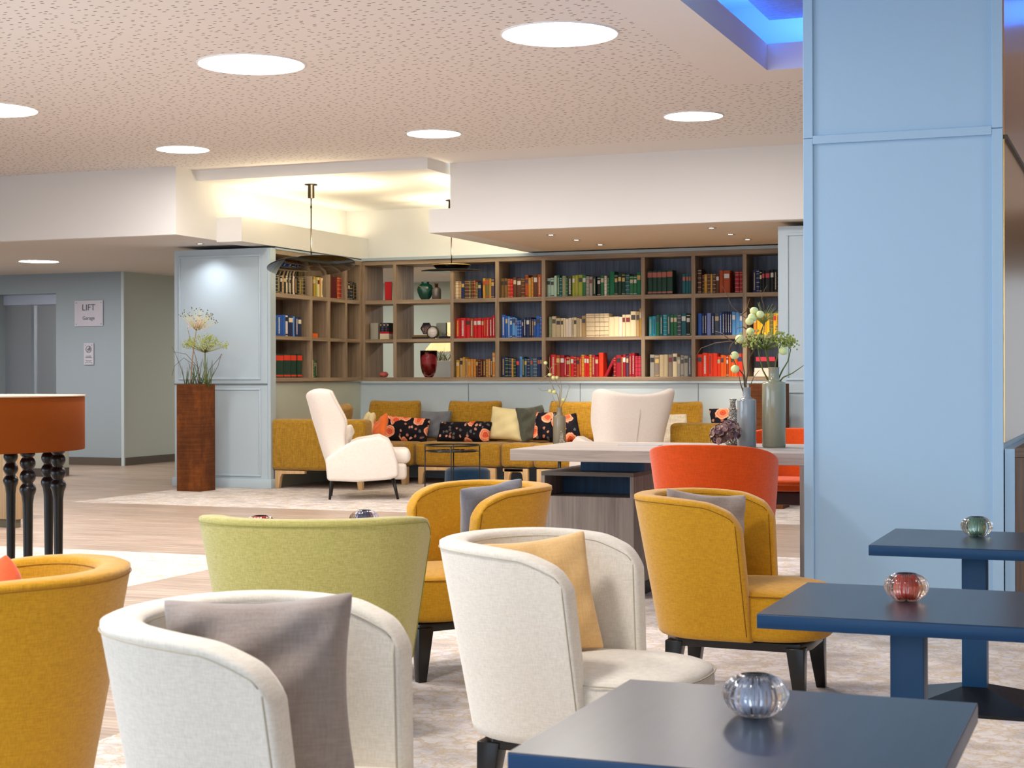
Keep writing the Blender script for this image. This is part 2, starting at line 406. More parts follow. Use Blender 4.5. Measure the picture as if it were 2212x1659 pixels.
def steel_mat(name, col, rough=0.28, axis=(2, 2, 90)):
    if name in MC: return MC[name]
    m, t, b = base(name, col, rough, 1.0)
    n = N(t, 'ShaderNodeTexNoise', Scale=3.0, Detail=3.0); t.links.new(coords(t, axis), n.inputs['Vector'])
    bump(t, b, n.outputs['Fac'], 0.08, 0.01); MC[name] = m; return m
ST_ = steel_mat('brushed_steel', 'b4bac0', 0.42)
door = struct('door_1', MB().box((-15.52, 19.40, 0), (-15.04, 19.43, 2.30)), ST_)
put('door_leaf', MB().box((-15.0, 19.42, 0), (-14.52, 19.45, 2.30)), ST_, door)
put('door_edge', MB().box((-15.05, 19.385, 0), (-15.0, 19.42, 2.30)), steel_mat('steel_bright', 'c8ccd0', 0.2), door)
put('header_panel', MB().box((-15.52, 19.36, 2.30), (-14.52, 19.45, 2.45)), steel_mat('steel_blue', 'd0dcf0', 0.5), door)
struct('wall_left', MB().box((-18.1, -4, 0), (-18, 26, HC)), LW)
struct('wall_right', MB().box((5, -4, 0), (5.1, 26, HC)), wood('tan_wall_panel', 'C69C68', 'A87C4C', 'z'))  # unseen wall, its tan finish invented to warm the brass reflection

# the blue pillar and its bronze flank
BLUE = paint('pillar_blue', 'A0C4E2', 0.45, 0.4)
PX0, PX1, PY0 = -1.554, -0.615, 7.95
struct('wall_pillar', MB().box((PX0, PY0, 0), (PX1, 9.6, HC)), BLUE)
zb = onY(1760, 300, PY0).z
struct('trim_21', MB().box((PX0 - 0.002, PY0 - 0.014, 0), (PX0 + 0.045, PY0, zb)).box((PX0 - 0.002, PY0 - 0.014, zb + 0.003), (PX0 + 0.045, PY0, HC)), BLUE, bev=0.002, seg=1)
struct('trim_22', MB().box((PX1 - 0.05, PY0 - 0.014, 0), (PX1, PY0, zb)).box((PX1 - 0.05, PY0 - 0.014, zb + 0.003), (PX1, PY0, HC)), BLUE, bev=0.002, seg=1)
struct('trim_23', MB().box((PX0 + 0.045, PY0 - 0.016, zb - 0.028), (PX1 - 0.05, PY0, zb + 0.014)), BLUE, bev=0.002, seg=1)
BR = steel_mat('brushed_bronze', 'B88458', 0.22, (60, 2, 2)); BS = steel_mat('brushed_brass', 'DCB070', 0.25, (60, 2, 2))
struct('trim_24', MB().box((PX1, PY0, 2.38), (PX1 + 0.006, 9.6, HC)), BR)
struct('trim_25', MB().box((PX1, PY0, 0.93), (PX1 + 0.006, 9.6, 2.36)), BS)
struct('trim_26', MB().box((PX1, PY0, 2.36), (PX1 + 0.02, 9.6, 2.38)), plain('dark_joint', '4b3c2a', 0.4, 0.6))
t_ = thing('sideboard', 'dark wood sideboard cut by the right edge behind the farthest blue table', 'cabinet', (PX1 + 0.05, PY0, 0))
put('side_panel', MB().box((-0.045, 0, 0), (0.0, 1.5, 0.90)), BLUE, t_)
DW = wood('dark_sideboard_wood', '6A5A50', '453a34', 'z')
put('body', MB().box((0.002, 0.01, 0.06), (1.6, 0.55, 0.86)), DW, t_)
put('top', MB().box((0.002, -0.01, 0.862), (1.62, 0.57, 0.905)), wood('side_top', '77695e', '54483f', 'x'), t_)
put('frame_post', MB().box((0.002, -0.012, 0), (0.045, 0.01, 0.86)), DW, t_)
put('door_panel', MB().box((0.047, -0.008, 0.08), (0.8, 0.009, 0.855)), wood('side_door', '5a4a42', '352b27', 'z'), t_, bev=0.004)

# signs in the lobby
def text(name, s, size, loc, mat, parent):
    c = bpy.data.curves.new(name, 'FONT'); c.body = s; c.size = size; c.align_x = 'CENTER'; c.align_y = 'CENTER'; c.extrude = 0.0008
    o = bpy.data.objects.new(name, c); COL.objects.link(o)
    dg = bpy.context.evaluated_depsgraph_get(); me = bpy.data.meshes.new_from_object(o.evaluated_get(dg)); bpy.data.objects.remove(o)
    me.materials.clear(); me.materials.append(mat)
    q = bpy.data.objects.new(name, me); COL.objects.link(q); q.parent = parent; q.location = loc; q.rotation_euler = (R(90), 0, 0); return q
INK = plain('sign_ink', '3c3f4c', 0.5); SIGN = plain('sign_plate', 'C9CAD8', 0.3)
def sign(px0, px1, y0, y1, label):
    a = onY(px0, y0, 19.24); c = onY(px1, y1, 19.24); W, H = c.x - a.x, a.z - c.z
    t = thing('wall_sign', label, 'sign', ((a.x + c.x) / 2, 19.26, (a.z + c.z) / 2))
    put('plate', MB().box((-W/2, -0.02, -H/2), (W/2, -0.012, H/2)), SIGN, t)
    for sx in (-1, 1):
        for sz in (-1, 1):
            M = Matrix.Translation((sx * (W/2 - 0.03), 0, sz * (H/2 - 0.03))) @ Matrix.Rotation(R(90), 4, 'X')
            put('standoff', MB().lathe([(0.0085, 0.0), (0.0085, 0.024), (0.006, 0.026)], 12, M=M), ST_, t)
    return t, W, H
s1, W, H = sign(161, 222, 650, 704, 'square white sign reading LIFT and Garage beside the lift doors')
text('lettering', 'LIFT', 0.125, (0, -0.0215, H * 0.22), INK, s1); text('lettering', 'Garage', 0.072, (0, -0.0215, -H * 0.19), INK, s1)
s2, W, H = sign(181, 202, 741, 788, 'small upright notice with a round crossed pictogram below the lift sign')
rg = MB(); rg.tube([(0.045 * math.cos(a), -0.022, H * 0.21 + 0.045 * math.sin(a)) for a in [i * math.pi / 12 for i in range(24)]], 0.0035, 6, closed=True)
put('pictogram', rg.box((-0.004, -0.0235, H*0.21 - 0.045), (0.004, -0.021, H*0.21 + 0.045), Matrix.Translation((0, 0, H*0.21)) @ Matrix.Rotation(R(22), 4, 'Y') @ Matrix.Translation((0, 0, -H*0.21)))
    .box((-0.03, -0.0225, H*0.21 - 0.006), (-0.008, -0.021, H*0.21 + 0.004)).box((0.014, -0.0225, H*0.21 - 0.02), (0.03, -0.021, H*0.21 + 0.02)), INK, s2)
for i, s in enumerate(('Im Brandfall', 'nicht benutzen', '', 'Do not use in', 'case of fire')):
    if s: text('lettering', s, 0.018, (0, -0.0215, -H * 0.10 - i * 0.021), INK, s2)

# ceiling lamps
LAMP = emit('lamp_diffuser', 'FFF6EE', 44.0); RIM = plain('lamp_rim', 'F2F2F2', 0.5)
def disc(px, py, z, dia, label, grp, loc=None):
    p = onZ(px, py, z) if loc is None else Vector(loc)
    t = thing('ceiling_light', label, 'ceiling light', (p.x, p.y, z), 0, grp)
    r = dia / 2
    m = MB(); prof = [(r + 0.018, 0.0), (r + 0.018, -0.006), (r + 0.006, -0.010), (r, -0.004), (r, 0.0)]; m.lathe(prof, 64, cap=False)
    put('rim', m, RIM, t)
    put('diffuser', MB().lathe([(0.0001, -0.003), (r, -0.003)], 64, cap=False), LAMP, t)
    return t
G = 'round flush lights in the perforated ceiling'
disc(1209, 73, HC, 0.73, 'largest round ceiling light, nearest the blue pillar at the top', G)
disc(543, 138, HC, 0.73, 'large round ceiling light at the upper left', G)
disc(-20, 236, HC, 0.73, 'round ceiling light cut by the left edge of the picture', G)
disc(395, 322, HC, 0.49, 'small round ceiling light above the left fascia', G)
disc(937, 288, HC, 0.475, 'small round ceiling light in front of the alcove step', G)
disc(1498, 250, HC, 0.48, 'small round ceiling light above the right fascia', G)
disc(84, 564, HS, 0.485, 'round light in the low ceiling of the lift lobby', G)
for i, (x, y) in enumerate(((-4.4, 6.3), (-2.6, 2.6), (-8.2, 5.5), (2.4, 7.0))):  # unseen lamps added to light the foreground
    disc(0, 0, HC, 0.73, 'added round ceiling light to brighten the seating, outside the picture', G, (x, y, HC))
disc(0, 0, HS, 0.485, 'added round light out of view, brightening the lift lobby', G, (-14.6, 15.3, HS))  # extra lamp out of view, added to lift the dark lobby
disc(0, 0, HS, 0.485, 'added hidden round light brightening the passage behind the shelves', G, (-7.6, 21.0, HS)); disc(0, 0, HS, 0.485, 'second added hidden light brightening the passage behind the shelves', G, (-11.0, 21.8, HS)); disc(0, 0, HS, 0.485, 'added unseen round light brightening the lift doors', G, (-15.0, 16.8, HS))  # lamps added out of sight to brighten the passage and lift doors
# recessed spots
SPOT = emit('spot_lens', 'FFF0E0', 12.0)
def spot(px, py, label, power=0, aim=None, loc=None, grp='small recessed downlights in the soffit', col=(1, 0.86, 0.70), size=60):
    p = onZ(px, py, HS) if loc is None else Vector(loc)
    t = thing('recessed_spotlight', label, 'spotlight', (p.x, p.y, HS), 0, grp)
    rg0 = put('ring', MB().lathe([(0.05, 0), (0.05, -0.006), (0.034, -0.006), (0.03, 0.0)], 24, cap=False), plain('spot_ring', 'd8d0c8', 0.3, 0.6), t)
    put('lens', MB().lathe([(0.0001, -0.004), (0.022, -0.004)], 16, cap=False), SPOT, rg0)
    if power:
        l = bpy.data.lights.new('spot_lamp', 'SPOT'); l.energy = power; l.color = col; l.spot_size = R(size); l.spot_blend = 1.0; l.shadow_soft_size = 0.04
        o = bpy.data.objects.new('spot_lamp', l); COL.objects.link(o); o.location = (p.x, p.y, HS - 0.03)
        d = Vector(aim) - o.location; o.rotation_euler = d.to_track_quat('-Z', 'Y').to_euler()
    return t
names = ['front spotlight of the left trio', 'middle spotlight of the left trio', 'rear spotlight of the left trio', 'front spotlight of the right trio', 'middle spotlight of the right trio', 'rear spotlight of the right trio']
for (px, py), nm in zip(((1190, 507), (1245, 518), (1296, 528), (1537, 492), (1578, 506), (1615, 517)), names):
    p = onZ(px, py, HS); spot(px, py, nm + ' in the soffit above the bookshelves', 80, (p.x, p.y + 0.9, 0.6))
spot(432, 526, 'single recessed spotlight in front of the panelled column', 13, (-9.80, 15.90, 0.7), grp='single spotlight', col=(0.97, 0.97, 1.0), size=120)
# ============================================================ BOOKSHELVES
OX, OY, OZ, OYW = M_oak('x'), M_oak('y'), M_oak('z'), None
SLATE = wood('slate_back_panel', '6F7686', '4C5260', 'z'); BRB = wood('brown_back_panel', '7A6550', '54422f', 'z')
SH = [(1.190, 1.236), (1.668, 1.710), (2.146, 2.194), (2.630, 2.685)]   # bottom board, two shelves, top board
YF = 18.17
bs = thing('bookshelf', 'long oak wall bookshelf along the back wall with full rows of coloured books', 'bookshelf', (-9.09, YF, SH[0][0]))
L = lambda m: m
def bpart(name, a, b, mat, root, **k):
    o = root.location
    return put(name, MB().box((a[0]-o.x, a[1]-o.y, a[2]-o.z), (b[0]-o.x, b[1]-o.y, b[2]-o.z)), mat, root, **k)
XR = -3.31
bpart('bottom_board', (-9.09, YF, SH[0][0]), (XR, 18.70, SH[0][1]), OX, bs, bev=0.002, seg=1)
bpart('top_board', (-9.09, YF, SH[3][0]), (XR, 18.70, SH[3][1]), OX, bs, bev=0.002, seg=1)
for k in (1, 2): bpart('shelf', (-9.05, YF + 0.003, SH[k][0]), (XR, 18.68, SH[k][1]), OX, bs, bev=0.002, seg=1)
DV = [(782.6, 788.3), (848.9, 856.1), (972.5, 979.7), (1069.6, 1077.9), (1170.0, 1178.3), (1384.8, 1393.1), (1493.3, 1501.8), (1604.2, 1612.9)]
DVX = [(Xat(a, YF), Xat(b, YF)) for a, b in DV]; DVX[0] = (-9.09, DVX[0][1])
for i, (a, b) in enumerate(DVX):
    bpart('divider', (a, YF + 0.0015, SH[0][1]), (b, 18.69 if i < 3 else 18.55, SH[3][0]), OZ, bs, bev=0.002, seg=1)
bpart('back_panel', (DVX[2][0] + 0.01, 18.53, SH[0][1]), (XR, 18.56, SH[3][0]), SLATE, bs)
ls = thing('bookshelf', 'short oak wall bookshelf on the left side wall of the niche', 'bookshelf', (-9.09, 16.0, SH[0][0]))
XL = -9.09
bpart('bottom_board', (XL, 16.0, SH[0][0]), (-9.47, 18.168, SH[0][1]), OY, ls, bev=0.002, seg=1)
bpart('top_board', (XL, 16.0, SH[3][0]), (-9.47, 18.168, SH[3][1]), OY, ls, bev=0.002, seg=1)
for k in (1, 2): bpart('shelf', (XL - 0.003, 16.02, SH[k][0]), (-9.46, 18.165, SH[k][1]), OY, ls, bev=0.002, seg=1)
LV = [(583.7, 588.3), (671.4, 675.7), (709.2, 714.2), (746.5, 751.0), (778.5, 783)]
LVY = [(Yat(a), Yat(b)) for a, b in LV]; LVY[0] = (16.0, LVY[0][1]); LVY[-1] = (LVY[-1][0], 18.168)
for a, b in LVY: bpart('divider', (XL - 0.0015, a, SH[0][1]), (-9.46, b, SH[3][0]), OZ, ls, bev=0.002, seg=1)
bpart('back_panel', (-9.46, 16.0, SH[0][1]), (-9.48, 18.168, SH[3][0]), BRB, ls)

bpart('corner_post', (-9.092, 18.1685, SH[0][0]), (-9.48, 18.69, SH[3][1]), OZ, ls)
# ---- books: one unit book per colour, copied and scaled
PAL = dict(cream='E6D6B0', tan='B79A6A', navy='1E2C58', brown='5C3620', olive='6E6434', olivebrown='7A5A2C', rust='A8481E', gold='C29232', amber='C8822C',
           purple='4E3F55', red='C8181C', crimson='9E1626', maroon='541418', redorange='E63A18', orange='E8641E', yellow='E8B428', blue='2A5CB0', skyblue='5C9AD6',
           periwinkle='8090CC', steel='3A5A74', mint='B4D0BC', green='2E7048', darkgreen='173C2C', emerald='0E7048', teal='1C6068', turquoise='2496AC', sage='8C9C7C',
           lime='A0AA3C', grey='A4A094', taupe='8C8074', khaki='C4B490', white='E8DCCE', black='1A1A1C', slate='4A5560', pink='C83448', darkolive='3C4420')
WORD = dict(olivebrown='olive brown', redorange='orange red', skyblue='sky blue', steel='steel blue', mint='pale mint', darkgreen='dark green', darkolive='dark olive', slate='slate grey')
def bookmat(c):
    k = 'book_cloth_' + c
    if k in MC: return MC[k]
    m, t, b = base(k, PAL[c], 0.55, 0, 0.35)
    n = N(t, 'ShaderNodeTexNoise', Scale=400.0, Detail=2.0); t.links.new(coords(t), n.inputs['Vector']); bump(t, b, n.outputs['Fac'], 0.1, 0.001)
    MC[k] = m; return m
PAGES = plain('book_pages', 'D8CBB0', 0.9)
def unit_book(c):
    k = 'bk_' + c
    if k in MC: return MC[k]
    m = MB(); n = 6
    # rounded spine and boards
    out = [(0.5 - 0.5 * math.cos(math.pi * i / n), 0.05 - 0.05 * math.sin(math.pi * i / n)) for i in range(n + 1)]
    m.prism(out + [(1, 1), (0.9, 1), (0.9, 0.10), (0.1, 0.10), (0.1, 1), (0, 1)], 0, 1)
    me = m.mesh('book', bookmat(c)); MC[k] = me; return me
pg = MB().box((0.1, 0.08, 0.02), (0.9, 0.97, 0.975)).mesh('pages', PAGES)
DEC = {}
def decor(style, c):
    k = (style, c)
    if k in DEC: return DEC[k]
    m = MB(); sx = lambda z0, z1, x0=0.12, x1=0.88, y=-0.004: m.box((x0, y, z0), (x1, 0.06, z1))
    rnd = random.Random(style * 31 + len(c))
    if style == 0: sx(0.66, 0.86)
    elif style == 1:
        z = 0.12
        while z < 0.85:
            h = rnd.uniform(0.02, 0.06); sx(z, z + h, 0.36, 0.66, -0.006); z += h + 0.015
    elif style == 2:
        for z in (0.06, 0.25, 0.44, 0.63, 0.82, 0.93): sx(z, z + 0.016, 0.04, 0.96)
    elif style == 3: sx(0.62, 0.80)
    elif style == 6: sx(0.90, 0.93, 0.04, 0.96)
    elif style == 7: sx(0.05, 0.08, 0.04, 0.96)
    elif style == 4: sx(0.72, 0.93, 0.04, 0.96, 0.0)
    elif style == 8: sx(0.05, 0.12, 0.04, 0.96, 0.0)
    me = m.mesh('spine_label', plain('foil_' + c, c, 0.4)); DEC[k] = me; return me
ORD = 'zeroth first second third fourth fifth sixth seventh eighth ninth tenth eleventh twelfth thirteenth fourteenth fifteenth sixteenth seventeenth eighteenth nineteenth twentieth twenty-first twenty-second twenty-third twenty-fourth twenty-fifth twenty-sixth twenty-seventh twenty-eighth twenty-ninth thirtieth'.split()
LIGHT = ['C0AE84', 'C09E50', 'CCC8BC']; DARK = ['2a2018', '40342a', '7a1c18']
LUM = lambda c: sum(lin(PAL[c])[:3]) / 3
brng = random.Random(11)
def book(c, loc, wdt, dep, hgt, rz, where, nth, group, style=None, tilt=0, dec=None, lbl=None, lie=False):
    o = bpy.data.objects.new('book', unit_book(c)); COL.objects.link(o)
    o.location = loc; o.scale = (wdt, dep, hgt); o.rotation_euler = (R(90) if lie else 0, tilt, rz)
    p = bpy.data.objects.new('pages', pg); COL.objects.link(p); p.parent = o
    if style is None:
        style = brng.choice([0, 0, 1, 1, 2, 3]) if LUM(c) < 0.35 else brng.choice([0, 1, 3, 5, 5])
    if style < 5 and not lie:
        col = dec or (brng.choice(LIGHT) if LUM(c) < 0.3 else brng.choice(DARK))
        for sty in {3: (3, 6, 7), 4: (4, 8)}.get(style, (style,)):
            d = bpy.data.objects.new('spine_label' if sty < 6 else 'spine_band', decor(sty, col)); COL.objects.link(d); d.parent = o
    tag(o, lbl or '%s book, %s from the left, %s' % (WORD.get(c, c), ORD[nth], where), 'book', group)
    return o
def parse(s):
    out = []
    for tok in s.split(','):
        p = tok.split(); 
        if not p: continue
        n = 1
        if p[-1].startswith('x'): n = int(p[-1][1:]); p = p[:-1]
        for _ in range(n): out.append((p[0], float(p[1]), float(p[2]) if len(p) > 2 else 0, p[3] if len(p) > 3 else None))
    return out
def row_back(s, px0, zsc, zi, where, group, px_end=None):
    """spec widths/heights in pixels of a zoom of scale zsc; px0 photo pixel of the first book"""
    items = parse(s); x = Xat(px0, YF + 0.05); u = 19.6 / F / zsc; nth = 0
    tot = sum(i[1] for i in items) * u
    k = 1.0
    if px_end: k = (Xat(px_end, YF + 0.05) - x) / tot
    for c, w_, h_, st in items:
        wd = w_ * u * k
        if c != 'gap':
            nth += 1; dep = brng.uniform(0.15, 0.19)
            if c.endswith('!'): pass
            st_, dc = (None, None)
            if st: q = st.split('/'); st_ = int(q[0]); dc = {'F0F0EC': 'D6D6D2', 'E8DCC0': 'CCBE9A'}.get(q[1], q[1]) if len(q) > 1 else None
            book(c, (x + 0.0006, YF + 0.05 + brng.uniform(0, 0.01), SH[zi][1] + 0.0005), wd - 0.0012, dep, h_ * u, 0, where, nth, group, st_, dec=dc)
        x += wd
    return nth
W3, W4, W5, W6, W7, W8 = ['the %s closed bay' % n for n in ('first', 'second')] + ['the widest bay', 'the bay right of widest', 'the next to last bay', 'the last bay']
T, Mi, Bo = 'top shelf of ', 'middle shelf of ', 'bottom shelf of '
row_back('cream 36 183 2/A8481E,tan 28 182,navy 34 182 0,brown 44 190 2,olive 22 186,brown 28 188 2,rust 18 190,olive 26 172,navy 36 162 0,gap 12,gold 26 208 0/A8481E,olive 42 205 4/A8481E,gold 20 203,purple 34 205', 982.5, 4.81, 2, T + W3, 'books on the top shelf of the back wall', 1068)
row_back('red 50 210 1/E8B428,red 60 213 1/F0F0EC,red 45 213 0/2a2018,rust 38 208 1,red 34 208 0/F0F0EC,red 46 210 0/F0F0EC,red 24 206,red 22 210,red 34 212 1,crimson 36 215 1/F0F0EC,red 24 235 1/F0F0EC', 983, 4.81, 1, Mi + W3, 'books on the middle shelf of the back wall', 1068.5)
row_back('gold 36 180 0/E8DCC0,tan 36 200,gold 26 210,tan 26 190,amber 34 188,amber 30 188,amber 26 188,brown 26 185,maroon 22 185,maroon 22 185,brown 40 188,gold 20 186,amber 24 188,brown 22 188,amber 32 255', 984.6, 4.81, 0, Bo + W3, 'books on the bottom shelf of the back wall', 1069.3)
row_back('olivebrown 34 200 0/2a2018,olivebrown 36 200 0/2a2018,rust 26 198,red 30 195 2,brown 36 210,brown 46 200,brown 40 200,rust 34 230 3/2a2018,gold 28 200,amber 22 210,brown 42 235,rust 40 232', 1081.5, 4.81, 2, T + W4, 'books on the top shelf of the back wall', 1169.5)
row_back('blue 42 240 1/F0F0EC,blue 26 228,skyblue 22 222 1/F0F0EC,blue 26 220,skyblue 34 212 4/1E2C58,skyblue 20 200,blue 24 182 2/F0F0EC,blue 24 182 2/F0F0EC,navy 18 186,navy 28 208 1/F0F0EC,navy 36 208 0,navy 22 208,purple 26 190 1,blue 22 190,blue 42 220 0/2a2018,blue 18 218', 1082.7, 4.81, 1, Mi + W4, 'books on the middle shelf of the back wall', 1169.5)
row_back('navy 38 212,darkgreen 32 205 2,navy 32 200 2,gold 20 195,darkgreen 26 190 2,navy 34 190 0/E63A18,skyblue 28 212 1,darkgreen 22 205,steel 26 190,navy 28 190 2,steel 30 195 0/A8481E,steel 44 195 2,navy 30 205 0/A8481E,navy 14 205', 1082.3, 4.81, 0, Bo + W4, 'books on the bottom shelf of the back wall', 1169.5)
row_back('mint 36 190 0/2a2018,mint 36 195,mint 28 215 5,green 28 220,teal 22 198 2,sage 40 212,green 20 192,darkolive 42 205 1/F0F0EC,lime 28 212 0/F0F0EC,lime 34 215,lime 40 218 0/2a2018,green 36 215,grey 32 200,grey 32 196,darkgreen 34 196,gap 10,black 34 195 3,green 36 205 0/E8DCC0,white 26 200 2/A8481E,green 24 180,emerald 50 245 5,darkgreen 34 215,darkgreen 34 215 0/D8B868,darkgreen 36 222 3,teal 42 212,green 36 195 3,green 34 195 3,emerald 40 230', 1181, 4.81, 2, T + W5, 'books on the top shelf of the back wall', 1384.4)
row_back('sage 32 210,khaki 46 215,khaki 50 195 0/2a2018,cream 26 195 0/2a2018,cream 24 195 5,white 30 188 5,white 34 195,cream 18 200,cream 32 200 0/2a2018,khaki 28 192,cream 24 185 5,tan 44 215,cream 88 235 2/A8481E,cream 50 235 2,cream 45 235 2,cream 50 235 2,cream 52 200,cream 50 202 5,white 34 198 5,cream 32 220 0/7a1c18,cream 52 220 0/7a1c18,cream 56 252 0/40342a,tan 34 250 0/40342a,gold 16 278', 1184.6, 4.81, 1, Mi + W5, 'books on the middle shelf of the back wall', 1384.4)
n5 = row_back('maroon 22 230,red 54 230 1/E8DCC0,rust 42 222 0/D8B868,crimson 44 222 0/F0F0EC,red 22 200,crimson 28 210,gold 12 200,red 34 210,crimson 26 208,rust 30 200 0/2a2018,red 20 205,gold 30 225 2/C8181C,red 26 215,red 22 212,gold 24 225 2/7a1c18,crimson 36 222,crimson 36 205 0,redorange 44 245 5', 1184, 4.81, 0, Bo + W5, 'books on the bottom shelf of the back wall', 1302)
book('crimson', (Xat(1303.5, YF + .05), YF + 0.055, SH[0][1] + 0.001), 0.036, 0.17, 0.245, 0, '', 1, 'books on the bottom shelf of the back wall', 5, tilt=R(27), lbl='crimson book leaning to the right on the bottom shelf of the widest bay')
row_back('crimson 28 200 2,crimson 58 218 0/2a2018,gold 14 200,crimson 34 225 0/F0F0EC,purple 30 215,crimson 30 232,crimson 34 240,pink 34 208 2/2a2018,pink 34 208 2/2a2018', 1324.5, 4.81, 0, 'after the leaning crimson book', 'books on the bottom shelf of the back wall', 1384.4)
row_back('darkgreen 50 250 4/A8481E x4,darkgreen 62 255 4/A8481E', 1398, 5.03, 2, 'in the matching set right of the widest bay', 'books on the top shelf of the back wall', 1453)
row_back('teal 38 208 0/A8481E,teal 32 208 0/A8481E,teal 28 208 0/A8481E', 1473.5, 5.03, 2, 'in the small matching trio right of the large set', 'books on the top shelf of the back wall', 1493)
row_back('turquoise 36 205,turquoise 42 208 1/1E2C58,green 34 220 0/2a2018,teal 34 220,turquoise 40 225,teal 36 225,green 34 220 0/E8DCC0,green 36 220 0/E8DCC0,slate 40 222,teal 52 235 0/F0F0EC,black 40 230,green 12 225', 1401, 5.03, 1, Mi + W6, 'books on the middle shelf of the back wall', 1493)
row_back('grey 50 232 0/2a2018,taupe 52 230 3/D8B868,khaki 48 230 5,khaki 42 232 5,taupe 48 232 0/7a1c18,cream 46 240 0/2a2018,grey 34 205 0/E8DCC0,grey 36 222,grey 44 218 0/40342a,slate 34 220', 1403, 5.03, 0, Bo + W6, 'books on the bottom shelf of the back wall', 1493)
row_back('brown 46 255 2,gap 8,brown 22 195,gold 32 200,brown 34 205 2,gold 24 200,brown 34 205,brown 36 200,rust 44 235 5,rust 72 232 0/F0F0EC,gap 50,crimson 48 222 2,crimson 34 222 2', 1506, 5.03, 2, T + W7, 'books on the top shelf of the back wall', 1603.8)
row_back('blue 42 230 5,navy 26 228,navy 24 232 1/F0F0EC,periwinkle 40 232 5,navy 36 225 1/F0F0EC,slate 46 228,blue 26 232 1/F0F0EC,navy 30 245 1/F0F0EC,navy 24 245,navy 20 240 1/F0F0EC,navy 24 240 1/F0F0EC,skyblue 36 240 0/F0F0EC,skyblue 38 235 5,skyblue 30 225 0/F0F0EC', 1506.5, 5.03, 1, Mi + W7, 'books on the middle shelf of the back wall', 1603.8)
row_back('redorange 58 232 0/2a2018,redorange 60 245 1/F0F0EC,redorange 52 240 1/7a1c18,redorange 50 240 5,redorange 34 205 0,orange 36 222 0/40342a,orange 24 215 5,rust 24 215,orange 26 222 5,orange 30 225,orange 34 225 5,redorange 60 235 0/1E2C58', 1504.5, 5.03, 0, Bo + W7, 'books on the bottom shelf of the back wall', 1603.8)
row_back('navy 38 230,navy 40 230,black 28 220 3/E8DCC0,black 34 220 0/C8181C,black 60 225 0/C8181C,black 44 230,black 40 228,navy 36 225', 1626, 5.03, 2, T + W8, 'books on the top shelf of the back wall', 1686)
row_back('amber 34 200,yellow 30 205 5,yellow 30 210 5,yellow 34 215,yellow 30 220 5,olive 34 225 2,yellow 28 222 0/C8181C,yellow 30 222', 1627, 5.03, 1, Mi + W8, 'books on the middle shelf of the back wall', 1683)
x0 = Xat(1628, YF + .06)
for i, (c, h, wd) in enumerate((('white', 0.052, 0.26), ('white', 0.045, 0.25), ('black', 0.075, 0.24), ('pink', 0.05, 0.22))):
    z = SH[0][1] + 0.001 + sum((0.052, 0.045, 0.075, 0.05)[:i])
    o = bpy.data.objects.new('book', MB().box((0, 0, 0), (wd, 0.18, h * 0.98)).mesh('book', bookmat(c))); COL.objects.link(o); o.location = (x0 + 0.008 * i, YF + 0.06, z)
    tag(o, '%s book lying %s in the flat stack behind the vases' % (WORD.get(c, c), ('at the bottom', 'second from the bottom', 'third from the bottom', 'on top')[i]), 'book', 'books lying flat behind the vases')

# ---- books on the left side wall (spines face +X)
def row_left(s, px0, px1, zi, where, group):
    items = parse(s); y0, y1 = Yat(px0), Yat(px1); tot = sum(i[1] for i in items); y = y0; nth = 0
    for c, w_, h_, st in items:
        wd = (y1 - y0) * w_ / tot
        if c != 'gap':
            nth += 1; st_, dc = (None, None)
            if st: q = st.split('/'); st_ = int(q[0]); dc = q[1] if len(q) > 1 else None
            book(c, (XL - 0.045 - brng.uniform(0, .01), y + 0.0006, SH[zi][1] + 0.0005), wd - 0.0012, brng.uniform(.15, .18), h_ * 0.00119, R(90), where, nth, group, st_, dec=dc)
        y += wd
GL = 'books on the left wall shelves'
row_left('black 18 175,rust 14 178,olive 16 170,black 20 180,olive 18 176,black 18 180,tan 16 178 2,black 22 174,cream 10 176,black 20 180 1,cream 10 176,black 18 176 1,white 12 180 1,black 24 178,black 16 176,olive 20 172,olive 18 175,black 14 178 2', 591, 668, 2, 'top shelf of first left-wall bay', GL)
row_left('grey 22 222 5,tan 26 224 1,gap 8,skyblue 26 192 0,blue 34 200 1/F0F0EC,blue 24 204 5,blue 24 204 5,white 26 200 4/1a1a1c,navy 48 208 0/E8DCC0,skyblue 18 196,navy 26 194 1/F0F0EC,navy 36 194 0/E8DCC0', 587.5, 660, 1, 'middle shelf of first left-wall bay', GL)
row_left('redorange 26 185 2,crimson 24 185 2,gap 14,darkgreen 68 228 4/E63A18,darkgreen 64 232 4/E63A18,gap 3,darkgreen 50 232 4/E63A18,gap 6,darkgreen 44 232 4/E63A18', 588.5, 661, 0, 'bottom shelf of first left-wall bay', GL)
row_left('rust 18 202 2,rust 16 202 2,olive 12 198,gold 18 200,lime 16 196,cream 22 195 0,gold 14 198,cream 20 192', 676.5, 706.5, 2, 'top shelf of second left-wall bay', GL)
row_left('maroon 100 220 5,rust 22 222 2,crimson 22 222 2', 714.8, 746, 2, 'top shelf of third left-wall bay', GL)
row_left('black 20 190,black 18 188 2,black 20 186 3,black 22 190 2,black 18 186,black 22 182 2', 751.6, 779, 2, 'top shelf of left-wall corner bay', GL)
row_left('black 26 165 4/E63A18,cream 8 172,black 14 170 2,green 10 172,darkgreen 16 168', 676.5, 694, 0, 'bottom shelf of second left-wall bay', GL)
book('black', (XL - 0.05, Yat(714.6), SH[1][1] + 0.0005), 0.07, 0.16, 0.155, R(90), '', 1, GL, 1, lbl='small black book alone on the middle shelf of the third left-wall bay')
ob = thing('book', 'thick orange book lying flat in the second left-wall bay', 'book', (XL - 0.05, Yat(677), SH[1][1]), 0, GL)
